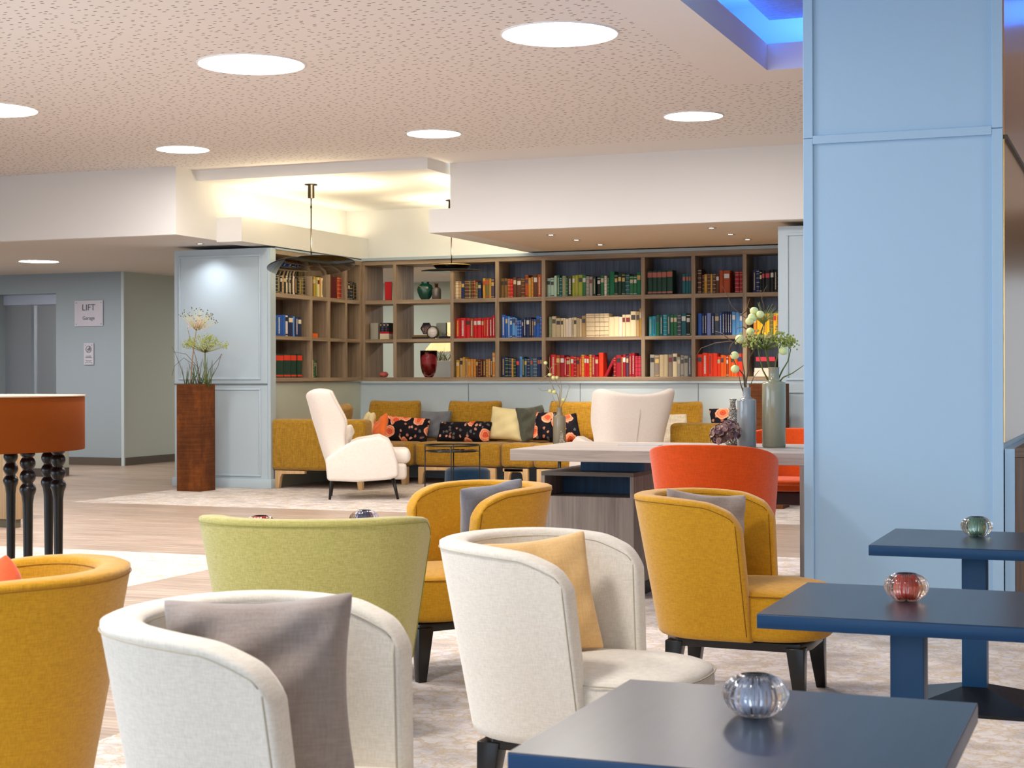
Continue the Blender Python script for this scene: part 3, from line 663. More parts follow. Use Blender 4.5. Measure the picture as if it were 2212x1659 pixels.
put('cover', MB().box((-0.16, 0, 0), (0, 0.20, 0.008)).box((-0.16, 0, 0.042), (0, 0.20, 0.05)).box((-0.004, 0, 0.008), (0, 0.20, 0.042)), bookmat('orange'), ob)
put('pages', MB().box((-0.155, 0.004, 0.008), (-0.005, 0.196, 0.042)), PAGES, ob)
tag(put('figurine', MB().sphere((0, 0, 0.045), 0.045, 16, (1, 1.6, 1)).sphere((0, -0.06, 0.10), 0.028, 12).sphere((0, 0.085, 0.035), 0.02, 10), M_black(), loc=(XL - 0.12, Yat(721), SH[0][1])), 'small dark rounded figurine on the bottom shelf of the third left-wall bay', 'ornament')
# ---- open bays by the corner
GO = 'things in the open bays'
book('red', (Xat(831, YF + .12), YF + 0.14, SH[2][1] + 0.0005), 0.02, 0.092, 0.235, R(-88), '', 1, GO, 5, lbl='red book turned cover out in the narrow open bay')
yb = YF + 0.10
book('grey', (Xat(799.5, yb), yb, SH[1][1] + .0005), 0.105, 0.18, 0.205, 0, '', 1, GO, 5, lbl='wide grey binder on the middle shelf of the narrow open bay')
xx = Xat(820.5, yb)
for i, c in enumerate(('black', 'navy', 'black', 'navy', 'black')):
    book(c, (xx, yb, SH[1][1] + .096), 0.024, 0.15, 0.11, 0, '', 1, GO, 2 if i % 2 else 0, lbl='small %s book, %s from left standing on the flat stack' % (c, ORD[i + 1])); xx += 0.0245
for i, c in enumerate(('cream', 'cream', 'white', 'red')):
    o = bpy.data.objects.new('book', MB().box((0, 0, 0), (0.125, 0.17, 0.0235)).mesh('book', bookmat(c))); COL.objects.link(o); o.location = (Xat(820.6, yb), yb, SH[1][1] + 0.0005 + 0.0238 * i)
    tag(o, '%s small book lying %s of the stack in the narrow open bay' % (c, ('at the bottom', 'second from the bottom', 'third from the bottom', 'on top')[i]), 'book', GO)
pk = thing('bowl', 'small pink bowl on the bottom shelf of the narrow open bay', 'bowl', (Xat(829, YF + .3), YF + 0.30, SH[0][1]))
put('bowl', MB().lathe([(0.02, 0), (0.045, 0.008), (0.06, 0.04), (0.045, 0.065), (0.02, 0.07)], 20), plain('pink_glaze', 'D86A60', 0.25), pk)
yv = YF + 0.22
gv = thing('vase', 'dark green facetted glass vase on the top shelf of the open bay', 'vase', (Xat(919, yv), yv, SH[2][1]))
m = MB(); m.lathe([(0.045, 0.0), (0.075, 0.04), (0.100, 0.10), (0.105, 0.14), (0.085, 0.185), (0.05, 0.205), (0.045, 0.215), (0.055, 0.228)], 24, True, ribs=8, amp=0.04)
put('body', m, plain('bottle_green_glass', '0B4A40', 0.08, 0.0, 0.9), gv)
put('cord', MB().tube([(0.092 * math.cos(a), 0.092 * math.sin(a), 0.155 + 0.02 * math.sin(2 * a)) for a in [i * math.pi / 12 for i in range(24)]], 0.004, 6, closed=True), plain('gold_cord', 'A89060', 0.5), gv)
cb = thing('decanter', 'hobnailed smoky glass bottle with copper neck beside the green vase', 'bottle', (Xat(943, yv - .02), yv - .02, SH[2][1]))
m = MB(); m.lathe([(0.045, 0), (0.055, 0.01), (0.057, 0.13), (0.045, 0.15), (0.022, 0.158)], 26, True, ribs=13, amp=0.03)
put('body', m, plain('smoky_glass', '6A6460', 0.12, 0.2, 0.8), cb)
put('neck', MB().lathe([(0.022, 0.158), (0.022, 0.20), (0.027, 0.205)], 20), plain('copper_neck', '8A5A44', 0.25, 0.8), cb)
# middle shelf: hexagon mirror, round clock, flat books, small picture
yh = YF + 0.20; zt = SH[1][1]
def lying(px0, px1, y, z, h, c, lbl, dep=0.16):
    a, b_ = Xat(px0, y), Xat(px1, y)
    o = thing('book', lbl, 'book', (a, y, z), 0, GO)
    put('cover', MB().box((0, 0, 0), (b_ - a, dep, 0.15 * h)).box((0, 0, 0.85 * h), (b_ - a, dep, h)).box((0, 0, 0.15 * h), (b_ - a, 0.006, 0.85 * h)), bookmat(c), o)
    put('pages', MB().box((0.004, 0.006, 0.15 * h), (b_ - a - 0.004, dep - 0.004, 0.85 * h)), PAGES, o)
lying(890, 925, yh - 0.1, zt + 0.0005, 0.024, 'black', 'black book lying under the hexagonal mirror, lower of two')
lying(892, 923, yh - 0.1, zt + 0.025, 0.024, 'olivebrown', 'dark brown book lying under the hexagonal mirror, upper of two')
lying(948, 972, yh - 0.1, zt + 0.0005, 0.024, 'black', 'black book lying flat to the right of the round clock')
lying(950, 971, yh - 0.1, zt + 0.025, 0.006, 'black', 'thin black booklet on the flat book right of the round clock')
hx = thing('mirror', 'small black framed hexagonal mirror leaning behind the round clock', 'mirror', (Xat(921, yh), yh, zt + 0.05))
def hexa(r): return [(r * math.cos(R(60 * k)), r * math.sin(R(60 * k)) + r) for k in range(6)]
UP = Matrix(((1,0,0,0),(0,0,-1,0),(0,1,0,0),(0,0,0,1)))
m = MB(); ho, hi = hexa(0.082), [(x * 0.84, (y - 0.082) * 0.84 + 0.082) for x, y in hexa(0.082)]
vs = [(x, 0, z) for x, z in ho] + [(x, 0, z) for x, z in hi] + [(x, 0.03, z) for x, z in ho] + [(x, 0.03, z) for x, z in hi]
fs = []
for k in range(6):
    j = (k + 1) % 6; fs += [(k, j, 6 + j, 6 + k), (12 + k, 18 + k, 18 + j, 12 + j), (k, 12 + k, 12 + j, j), (6 + k, 6 + j, 18 + j, 18 + k)]
put('frame', m.add(vs, fs), M_black(), hx)
put('glass', MB().prism(hi, -0.012, -0.02, UP), plain('mirror_glass', 'B89890', 0.05, 1.0), hx)
ck = thing('clock', 'round clock with white dial and bronze rim on the middle shelf', 'clock', (Xat(935, yh - .12), yh - .13, zt))
Rt = Matrix.Translation((0, 0, 0.080)) @ Matrix.Rotation(R(90), 4, 'X')
put('rim', MB().lathe([(0.064, -0.02), (0.079, -0.02), (0.080, 0.0), (0.074, 0.012), (0.064, 0.012)], 40, M=Rt, cap=False), plain('bronze_rim', '5c5236', 0.3, 0.6), ck)
dl_ = put('dial', MB().lathe([(0.0001, -0.01), (0.066, -0.01), (0.066, 0.006), (0.0001, 0.006)], 40, M=Rt), plain('dial_white', 'F2EAE4', 0.4), ck)
put('hands', MB().box((-0.03, -0.009, 0.078), (0.0, -0.0065, 0.081)).box((-0.001, -0.009, 0.079), (0.035, -0.0065, 0.082)), plain('hand_grey', '9a9690', 0.4), dl_)
put('foot', MB().box((-0.03, -0.01, 0), (0.03, 0.02, 0.006)), plain('bronze_rim', '5c5236', 0.3, 0.6), ck)
pf = thing('picture', 'small grey card in dark edged frame standing behind the clock', 'picture', (Xat(954, yh + .05), yh + .05, zt))
put('card', MB().box((-0.075, 0, 0.002), (0.06, 0.008, 0.20)), plain('grey_card', 'AEB4A8', 0.7), pf)
put('frame_edge', MB().box((0.06, -0.004, 0), (0.07, 0.012, 0.202)), M_black(), pf)
gl = thing('eyeglasses', 'thin wire eyeglasses resting on the flat black book', 'eyeglasses', (Xat(962, yh - .06), yh - .06, zt + 0.032))
cir = lambda cx: [(cx + 0.02 * math.cos(a), 0, 0.022 + 0.02 * math.sin(a)) for a in [i * math.pi / 8 for i in range(16)]]
put('frame', MB().tube(cir(-0.024), 0.0018, 6, closed=True).tube(cir(0.024), 0.0018, 6, closed=True).tube([(-0.005, 0, 0.026), (0, 0, 0.03), (0.005, 0, 0.026)], 0.0018, 6).tube([(0.044, 0, 0.024), (0.046, 0.09, 0.02)], 0.0018, 6).tube([(-0.044, 0, 0.024), (-0.046, 0.09, 0.02)], 0.0018, 6), plain('wire', '4c5040', 0.3, 0.7), gl)
yr = YF + 0.16
rv = thing('vase', 'wine red tall glass vase on the bottom shelf of the open bay', 'vase', (Xat(926, yr), yr, SH[0][1]))
m = MB(); m.lathe([(0.045, 0.0), (0.055, 0.006), (0.085, 0.06), (0.102, 0.14), (0.107, 0.24), (0.107, 0.33), (0.100, 0.33), (0.098, 0.22), (0.090, 0.13), (0.07, 0.06), (0.0001, 0.03)], 40)
RG = glass('wine_glass_tint', 'DC8088', 0.03); rb_ = put('body', m, RG, rv)
put('content', MB().lathe([(0.0001, 0.032), (0.066, 0.062), (0.086, 0.13), (0.090, 0.16), (0.0001, 0.162)], 32), plain('wine_red_fill', 'A83A44', 0.2), rb_)
# seen through the open bays: a planter and a pleated lamp further back
pl = thing('planter', 'white square planter behind the open bay, seen past the red vase', 'planter', (Xat(975, 20.6), 20.6, 0))
put('pot', MB().box((-0.3, -0.2, 0.0), (0.15, 0.2, 1.46)), paint('planter_white', 'EDEDE6', 0.4), pl, bev=0.01)
g = MB()
for i in range(60):
    x = random.uniform(-.28, .14); y = random.uniform(-.15, .15); a = random.uniform(-.12, .12); h = random.uniform(.06, .18)
    g.tube([(x, y, 1.46), (x + a * .4, y, 1.46 + h * .6), (x + a, y, 1.46 + h)], [0.004, 0.003, 0.001], 4)
put('foliage', g, plain('dull_leaf', '5c6640', 0.7), pl)['kind'] = 'stuff'
lp = thing('pendant_lamp', 'pleated cream pendant lampshade seen through the open bay', 'lamp', (Xat(985, 20.9), 20.9, 1.6))
m = MB(); m.lathe([(0.12, 0.40), (0.42, 0.02), (0.42, 0.0), (0.40, 0.0), (0.10, 0.38)], 96, True, ribs=32, amp=0.02, cap=False)
pm, pt_, pb = base('shade_paper', 'F2D6A8', 0.8); pb.inputs['Transmission Weight'].default_value = 0.0; pb.inputs['Emission Color'].default_value = lin('F6C88A'); pb.inputs['Emission Strength'].default_value = 0.8
put('lamp_shade', m, pm, lp); put('cord', MB().tube([(0, 0, 0.38), (0, 0, HS - 1.6)], 0.004, 6), M_black(), lp)
# ============================================================ UPHOLSTERY
def pillow(w, h, t, nu=22, wr=0.006, pin=0.10, seed=0):
    rnd = random.Random(seed); ph = [rnd.uniform(0, 6.28) for _ in range(6)]
    m = MB()
    def side(sg):
        def fn(a, b):
            u, v = 2 * a - 1, 2 * b - 1
            ck = 1 - 0.04 * abs(u * v) ** 9
            x = ck * u * (1 - pin * (1 - abs(v) ** 2)) * w / 2; z = ck * v * (1 - pin * (1 - abs(u) ** 2)) * h / 2
            e = max(0, (1 - abs(u) ** 2.6)) * max(0, (1 - abs(v) ** 2.6)); d = t / 2 * e ** 0.42
            k = min(1, e * 3)
            d += k * wr * (math.sin(5 * u + 3 * v + ph[0]) + 0.7 * math.sin(9 * v - 6 * u + ph[1]) + 0.6 * math.sin(13 * (u * v) + ph[2]))
            return (x, sg * d, z)
        return fn
    m.grid(side(-1), nu, nu); m.grid(side(1), nu, nu)
    me = m.mesh('pillow'); bm = bmesh.new(); bm.from_mesh(me); bmesh.ops.remove_doubles(bm, verts=bm.verts, dist=1e-5)
    bmesh.ops.recalc_face_normals(bm, faces=bm.faces); bm.to_mesh(me); bm.free(); return me
def add_pillow(name, label, mat, loc, rz, w=0.44, h=0.42, t=0.15, lean=0, roll=0, group=None, seed=1, pin=0.1, wr=0.006, seam=None):
    """local: face normal -y, z up; lean tips the top backwards (towards +y)"""
    me = pillow(w, h, t, seed=seed, pin=pin, wr=wr); me.materials.append(mat)
    o = bpy.data.objects.new(name, me); COL.objects.link(o)
    o.matrix_world = Matrix.Translation(loc) @ Matrix.Rotation(rz, 4, 'Z') @ Matrix.Rotation(-lean, 4, 'X') @ Matrix.Rotation(roll, 4, 'Y')
    for p in me.polygons: p.use_smooth = True
    ss = o.modifiers.new('sub', 'SUBSURF'); ss.levels = 1; ss.render_levels = 1
    if seam:
        pts = []
        K = 24
        for k in range(K): pts.append((2 * k / K - 1, -1))
        for k in range(K): pts.append((1, 2 * k / K - 1))
        for k in range(K): pts.append((1 - 2 * k / K, 1))
        for k in range(K): pts.append((-1, 1 - 2 * k / K))
        pp = [(u * (1 - pin * (1 - v * v)) * w / 2, 0, v * (1 - pin * (1 - u * u)) * h / 2) for u, v in pts]
        put('piping', MB().tube(pp, 0.0035, 6, closed=True), seam, o)
    return tag(o, label, 'cushion', group)

def shell_fn(rt, rb, xe_t, xe_b, z0, z1, dip, th_t, th_b, back=1.0, sag=0.0, lean=0.0, corner=0.05, start=0.35, pw=2):
    """U shaped shell, forward +x. returns point(i in 0..1 along the U, v in 0..1 height, side 0 outer / 1 inner)"""
    def pt(s, v, side):
        q = 2 * s - 1; aq = abs(q)
        top = z1 - dip * max(0, (aq - start) / (1 - start)) ** pw - corner * max(0, (aq - 0.90) / 0.10) ** 2 - sag * (1 - aq) 
        z = z0 + (top - z0) * v; hv = (z - z0) / (z1 - z0)
        r = rb + (rt - rb) * hv; th = th_b + (th_t - th_b) * hv
        xe = xe_b + (xe_t - xe_b) * hv
        r -= th * side
        a0 = 0.62                    # share of the path that is the curved back
        if aq <= a0:
            an = aq / a0 * math.pi / 2; x = -r * back * math.cos(an) ** 0.9 if math.cos(an) > 1e-6 else 0.0; y = r * math.sin(an) ** 0.9 if an > 1e-6 else 0.0
        else: x = xe * (aq - a0) / (1 - a0); y = r
        return Vector((x - lean * hv * (1 if aq <= a0 else 1 - (aq - a0) / (1 - a0)), y if q >= 0 else -y, z))
    return pt
def shell_mesh(pt, n=28, thk=None):
    S = [0, 0.015] + [0.05 + 0.9 * i / n for i in range(n + 1)] + [0.985, 1.0]
    V = [0, 0.03, 0.2, 0.4, 0.6, 0.8, 0.93, 0.975, 1.0]
    m = MB(); A = len(S); B = len(V)
    for side in (0, 1):
        for s in S:
            for v in V: m.v.append(tuple(pt(s, v, side)))
    idx = lambda i, j, sd: sd * A * B + i * B + j
    # centre line on the rim and bottom: pull a middle loop for rounding
    fs = []
    for i in range(A - 1):
        for j in range(B - 1):
            fs.append((idx(i,j,0), idx(i+1,j,0), idx(i+1,j+1,0), idx(i,j+1,0))); fs.append((idx(i,j,1), idx(i,j+1,1), idx(i+1,j+1,1), idx(i+1,j,1)))
        fs.append((idx(i,B-1,0), idx(i+1,B-1,0), idx(i+1,B-1,1), idx(i,B-1,1))); fs.append((idx(i,0,0), idx(i,0,1), idx(i+1,0,1), idx(i+1,0,0)))
    for j in range(B - 1):
        fs.append((idx(0,j,0), idx(0,j+1,0), idx(0,j+1,1), idx(0,j,1))); fs.append((idx(A-1,j,0), idx(A-1,j,1), idx(A-1,j+1,1), idx(A-1,j+1,0)))
    m.f = fs; m.sm = [True] * len(fs); return m
def seam_line(pt, side, v=0.955, off=0.001, s0=0.03, s1=0.97, n=60):
    pts = []
    for k in range(n + 1):
        s = s0 + (s1 - s0) * k / n; p = pt(s, v, side); c = pt(s, v, 1 - side)
        d = (p - c).normalized(); pts.append(p + d * off)
    return pts
def front_seam(pt, side, s, off=0.001):
    return [pt(s, v, side) + (pt(s, v, side) - pt(s, v, 1 - side)).normalized() * off for v in [0.955 - 0.9 * k / 20 for k in range(21)]]
def rounded_seat(x0, x1, hw, z0, z1, dome=0.02, nose=0.5):
    """seat block with a curved front, forward +x"""
    pl = []
    n = 16
    for k in range(n + 1):
        a = -math.pi / 2 + math.pi * k / n
        pl.append((x1 - (x1 - x0) * nose * (1 - math.copysign(abs(math.cos(a)) ** 0.75, math.cos(a))), hw * math.copysign(abs(math.sin(a)) ** 0.8, math.sin(a))))
    pl += [(x0 + 0.14, hw * 0.93), (x0 + 0.04, hw * 0.72), (x0, hw * 0.4), (x0, -hw * 0.4), (x0 + 0.04, -hw * 0.72), (x0 + 0.14, -hw * 0.93)]
    m = MB(); K = len(pl); cx = sum(p[0] for p in pl) / K
    prof = [(0.93, z0), (0.985, z0 + 0.012), (1.0, z0 + 0.05), (1.0, z1 - 0.035), (0.985, z1 - 0.012), (0.95, z1), (0.7, z1 + dome * 0.6), (0.35, z1 + dome * 0.95), (0.02, z1 + dome)]
    for sc_, z in prof:
        for x, y in pl: m.v.append((cx + (x - cx) * sc_, y * sc_, z))
    for i in range(len(prof) - 1):
        for k in range(K): m.f.append((i*K+k, i*K+(k+1)%K, (i+1)*K+(k+1)%K, (i+1)*K+k))
    m.f.append(tuple(reversed(range(K)))); m.f.append(tuple((len(prof)-1)*K+k for k in range(K))); m.sm = [True] * len(m.f)
    seam = [(cx + (x - cx) * 1.002, y * 1.002, z1 - 0.012) for x, y in pl]
    return m, seam
def tub_chair(label, mat, seamcol, loc, rz, group, z1=0.785, wide=1.0):
    t = thing('tub_chair', label, 'armchair', loc, rz, group)
    pt = shell_fn(0.345, 0.266, 0.115, 0.155, 0.235, z1, 0.075, 0.080, 0.058, back=1.02, corner=0.05, lean=0.02)
    bk = put('backrest', shell_mesh(pt), mat, t, sub=1)
    sm = plain('seam_' + seamcol, seamcol, 0.9)
    put('piping', MB().tube(seam_line(pt, 0, 0.96), 0.0014, 5).tube(seam_line(pt, 1, 0.96), 0.0014, 5)
        .tube(front_seam(pt, 0, 0.022), 0.002, 5).tube(front_seam(pt, 0, 0.978), 0.002, 5).tube(front_seam(pt, 1, 0.022), 0.002, 5).tube(front_seam(pt, 1, 0.978), 0.002, 5), sm, bk)
    seat, sl = rounded_seat(-0.19, 0.415, 0.262, 0.235, 0.425, 0.03, 0.40)
    so = put('seat', seat, mat, t, sub=1)
    put('seat_piping', MB().tube([p for p in sl], 0.0022, 5, closed=True), sm, so)
    fr = MB().prism([(0.33, -0.21), (0.355, -0.1), (0.355, 0.1), (0.33, 0.21), (-0.16, 0.19), (-0.22, 0.1), (-0.22, -0.1), (-0.16, -0.19)], 0.20, 0.236)
    put('base_frame', fr, M_black(), t, bev=0.006)
    for sx, sy in ((0.31, 0.195), (0.31, -0.195), (-0.17, 0.16), (-0.17, -0.16)):
        m = MB(); a, b_ = 0.035, 0.018; dx = 0.018 * (1 if sx > 0 else -1); dy = 0.018 * (1 if sy > 0 else -1)
        m.add([(sx-a,sy-a,0.22),(sx+a,sy-a,0.22),(sx+a,sy+a,0.22),(sx-a,sy+a,0.22),(sx+dx-b_,sy+dy-b_,0),(sx+dx+b_,sy+dy-b_,0),(sx+dx+b_,sy+dy+b_,0),(sx+dx-b_,sy+dy+b_,0)],
              [(0,1,2,3),(7,6,5,4),(0,4,5,1),(1,5,6,2),(2,6,7,3),(3,7,4,0)])
        put('leg', m, M_black(), t, bev=0.003, seg=2)
    if wide != 1.0: t.scale = (1, wide, 1)
    return t
GC = 'low tub chairs around the lounge tables'
chA = tub_chair('white tub chair nearest the camera with a large grey cushion', M_cream(), 'BDB5A2', (-1.575, 2.84, 0), R(2), GC)
chB = tub_chair('white tub chair with a pale yellow cushion, behind the front table', M_cream(), 'BDB5A2', (-1.545, 4.41, 0), R(-2), GC)
chC = tub_chair('mustard tub chair at the middle blue table with a grey cushion leaning right', M_mustard(), '8A5A0A', (-1.535, 6.29, 0), R(0), GC)
chD = tub_chair('mustard tub chair facing left, in the middle behind the white one', M_mustard(), '8A5A0A', (-2.72, 6.42, 0), R(-128), GC)
chE = tub_chair('lime green tub chair seen from behind', M_green(), '9A9A48', (-2.67, 4.98, 0), R(104), GC, 0.785, 1.15)
chF = tub_chair('mustard tub chair cut by the left edge, with an orange cushion inside', M_mustard(), '8A5A0A', (-2.68, 3.24, 0), R(205), GC)

GREY = fabric('grey_velvet', '9C918B', '7A6F69', 200, 0.55); GREYD = fabric('slate_velvet', '7C7D86', '5a5c66', 200, 0.5); YEL = fabric('straw_linen', 'E8C288', 'D0A05A', 220, 0.55)
GP = 'loose cushions in the tub chairs'
add_pillow('cushion', 'large grey cushion in the nearest white tub chair', GREY, (-1.63, 2.80, 0.632), R(22), 0.40, 0.39, 0.19, R(12), R(-2), GP, 3, pin=0.11, wr=0.009)
add_pillow('cushion', 'pale yellow linen cushion in the white tub chair behind the front table', YEL, (-1.64, 4.44, 0.606), R(34), 0.34, 0.37, 0.13, R(14), R(-6), GP, 5, pin=0.09, wr=0.004)
add_pillow('cushion', 'grey cushion slumped in the mustard tub chair at the middle table', GREY, (-1.61, 6.24, 0.628), R(42), 0.37, 0.35, 0.14, R(12), R(6), GP, 8, pin=0.12, wr=0.008)
add_pillow('cushion', 'grey cushion standing on edge in the mustard tub chair facing left', GREYD, (-2.575, 6.35, 0.640), R(228), 0.30, 0.36, 0.14, R(20), R(8), GP, 9, wr=0.006)
add_pillow('cushion', 'orange cushion corner showing in the mustard tub chair at the left edge', fabric('coral_velvet', 'EE6A40', 'D8542C', 200, 0.4), (-2.57, 3.18, 0.645), R(-65), 0.27, 0.27, 0.11, R(6), R(42), GP, 12, seam=None)

# ---- lounge tables with blue tops
BT = wood('blue_table_top', '1F2D3D', '17222F', 'y', 0.28); BEDGE = wood('blue_table_edge', '0A4270', '083458', 'x', 0.35)
BPOST = paint('blue_steel_post', '0C4876', 0.4, 0.4)
def lounge_table(x, y, label, s=0.69):
    t = thing('lounge_table', label, 'table', (x, y, 0), 0, 'square blue lounge tables'); h = s / 2
    put('tabletop', MB().box((-h, -h, 0.588), (h, h, 0.625)), BEDGE, t, bev=0.002, seg=2)
    o = put('top_veneer', MB().box((-h + .001, -h + .001, 0.6245), (h - .001, h - .001, 0.6262)), BT, t)
    o.data.materials[0] = BT
    put('column', MB().box((-0.045, -0.045, 0.012), (0.045, 0.045, 0.588)), BPOST, t, bev=0.003, seg=2)
    put('base_plate', MB().add([(-.25,-.25,0),(.25,-.25,0),(.25,.25,0),(-.25,.25,0),(-.25,-.25,.012),(.25,-.25,.012),(.25,.25,.012),(-.25,.25,.012),(-.045,-.045,.075),(.045,-.045,.075),(.045,.045,.075),(-.045,.045,.075)],
        [(3,2,1,0),(0,1,5,4),(1,2,6,5),(2,3,7,6),(3,0,4,7),(4,5,9,8),(5,6,10,9),(6,7,11,10),(7,4,8,11),(8,9,10,11)]), plain('base_black', '14161a', 0.35, 0.3), t)
    return t
lounge_table(-0.985 + 0.345, 2.50 + 0.345, 'blue topped lounge table nearest the camera with a clear votive')
lounge_table(-0.945 + 0.345, 4.18 + 0.345, 'blue topped lounge table in the middle with the orange votive')
lounge_table(-0.942 + 0.345, 6.01 + 0.345, 'farthest blue topped lounge table, in front of the pillar, with the green votive')
lounge_table(-3.06, 5.72, 'lounge table mostly hidden behind the lime green tub chair', 0.60)
def cupmat(c):
    k = 'cup_' + c
    if k not in MC: MC[k] = base(k, c, 0.3)[0]; MC[k].node_tree.nodes['Principled BSDF'].inputs['Transmission Weight'].default_value = 0.2
    return MC[k]
def votive(px, py, lbl, col, core, loc=None):
    p = onZ(px, py, 0.6265) if loc is None else Vector(loc)
    t = thing('votive_holder', lbl, 'candle holder', (p.x, p.y, 0.6265), 0, 'ribbed glass votives')
    m = MB()
    outer = [(0.026, 0.0), (0.036, 0.004), (0.050, 0.016), (0.059, 0.032), (0.0605, 0.040), (0.056, 0.055), (0.043, 0.068), (0.030, 0.074), (0.026, 0.075)]
    m.lathe(outer, 120, True, ribs=26, amp=0.022, cap=False)
    inner = [(0.0255, 0.075), (0.022, 0.066), (0.024, 0.05), (0.025, 0.03), (0.022, 0.012), (0.0002, 0.010)]
    m.lathe(inner, 120, True, ribs=24, amp=0.09, cap=False); m.lathe([(0.0002, 0.0), (0.026, 0.0)], 120, True, cap=False)
    me = m.mesh('glass', glass('votive_glass_' + col, col, 0.0, 1.45))
    bm = bmesh.new(); bm.from_mesh(me); bmesh.ops.remove_doubles(bm, verts=bm.verts, dist=2e-4); 
    bmesh.ops.recalc_face_normals(bm, faces=bm.faces); bm.to_mesh(me); bm.free()
    put('glass', me, None, t)
    put('cup', MB().lathe([(0.0002, 0.0105), (0.0200, 0.0125), (0.0235, 0.03), (0.0228, 0.05), (0.021, 0.062), (0.0195, 0.062), (0.021, 0.03), (0.019, 0.0165), (0.0002, 0.0155)], 96, ribs=24, amp=0.09), cupmat(core), t)
    return t
votive(1632, 1545, 'clear ribbed glass votive on the nearest blue table', 'F6F8FF', 'E4E6F0')
votive(1958, 1297, 'orange ribbed glass votive on the middle blue table', 'FFEEE6', 'FF4A08')
votive(2110, 1158, 'clear ribbed glass votive with a green tint on the farthest blue table', 'EEF6F0', '88C0A0')
votive(0, 0, 'grey ribbed glass votive peeping over the lime green chair', 'D8D6E8', 'B0AEC0', (-2.98, 5.97, 0))
votive(0, 0, 'orange votive barely visible above the lime green chair back', 'FFB090', 'FF4010', (-3.25, 5.60, 0))
# ============================================================ SOFA GROUP IN THE NICHE
LEGW = wood('pale_leg_wood', 'E0BE90', 'C09A68', 'z')
def rbox(a, b): return MB().box(a, b)
def sofa_section(name, label, x0, x1, y0, y1, cushions=(), arm=None, loc=None, legs=True, group=None, face='y'):
    """world aligned seat block; floor at 0"""
    t = thing(name, label, 'sofa', ((x0 + x1) / 2, (y0 + y1) / 2, 0), 0, group)
    cx, cy = (x0 + x1) / 2, (y0 + y1) / 2; hx, hy = (x1 - x0) / 2, (y1 - y0) / 2
    put('seat', rbox((-hx, -hy, 0.21), (hx, hy, 0.485)), M_sofa(), t, bev=0.055, seg=5)
    return t, hx, hy
def sled_leg(t, x, y, w_, dx=1, z=0.20):
    """pale wooden leg with a horizontal rail"""
    m = MB(); s = dx
    pts = [(0, 0), (0, z - 0.0), (w_ * s, z), (w_ * s, z - 0.035), (0.085 * s, z - 0.04), (0.065 * s, z - 0.07), (0.045 * s, 0)]
    M = Matrix.Translation((x, y, 0)) @ Matrix(((1,0,0,0),(0,0,-1,0),(0,1,0,0),(0,0,0,1)))
    m.prism([(p[0], p[1]) for p in pts], -0.03, 0.03, M); return put('leg', m, LEGW, t, bev=0.003, seg=2)
def back_cushion(t, x, y, z, w_, h, th, rz=0, lean=R(10), seed=1):
    m = MB()
    def fn(sg):
        def f(a, b):
            u, v = 2*a-1, 2*b-1
            e = max(0, 1 - abs(u) ** 7) * max(0, 1 - abs(v) ** 7)
            X = math.copysign(abs(u) ** 0.92, u) * w_/2 * (1 - 0.03 * v * v); Z = v * h/2 - (0.018 * (1 - u * u) if v > 0 else 0) * v
            if abs(u) > .8 and abs(v) > .8: X -= math.copysign((abs(u)-.8) * (abs(v)-.8) * 1.1 * 0.3, u); Z -= math.copysign((abs(u)-.8) * (abs(v)-.8) * 1.1 * 0.3, v)
            return (X, sg * th/2 * (e ** 0.35) + 0.004 * math.sin(6*u+seed) * min(1, e), Z)
        return f
    m.grid(fn(-1), 20, 16); m.grid(fn(1), 20, 16)
    me = m.mesh('back_cushion', M_sofa()); bm = bmesh.new(); bm.from_mesh(me); bmesh.ops.remove_doubles(bm, verts=bm.verts, dist=1e-5); bmesh.ops.recalc_face_normals(bm, faces=bm.faces); bm.to_mesh(me); bm.free()
    for p in me.polygons: p.use_smooth = True
    o = bpy.data.objects.new('back_cushion', me); COL.objects.link(o); o.parent = t
    o.matrix_local = Matrix.Translation((x, y, z)) @ Matrix.Rotation(rz, 4, 'Z') @ Matrix.Rotation(-lean, 4, 'X')
    return o
GS = 'sections of the mustard sofa around the niche'
YS = 17.08
def local(t, wx, wy): return wx - t.location.x, wy - t.location.y
# left wall sofa, end arm facing the camera
t, hx, hy = sofa_section('sofa_section', 'mustard sofa section along the left wall with a high end arm', -9.10, -7.93, 15.92, 17.04, group=GS)
put('arm', rbox((-hx, -hy - 0.02, 0.205), (hx, -hy + 0.20, 0.775)), M_sofa(), t, bev=0.05, seg=5)
put('backrest', rbox((-hx - 0.01, -hy + 0.10, 0.205), (-hx + 0.2, hy, 0.70)), M_sofa(), t, bev=0.05, seg=5)
put('tag', rbox((hx - 0.26, -hy - 0.026, 0.59), (hx - 0.245, -hy - 0.018, 0.635)), plain('tag_brown', '4a3524', 0.6), t)
a, b_ = local(t, -9.06, 15.94); sled_leg(t, a, b_ + 0.02, 0.37); a, b_ = local(t, -7.98, 15.94); sled_leg(t, a, b_ + 0.02, 0.1, -1)
a, b_ = local(t, -7.92, 16.95); sled_leg(t, a, b_, 0.1, -1)
back_cushion(t, *local(t, -8.68, 16.60), 0.71, 0.66, 0.48, 0.19, R(-90), R(12))
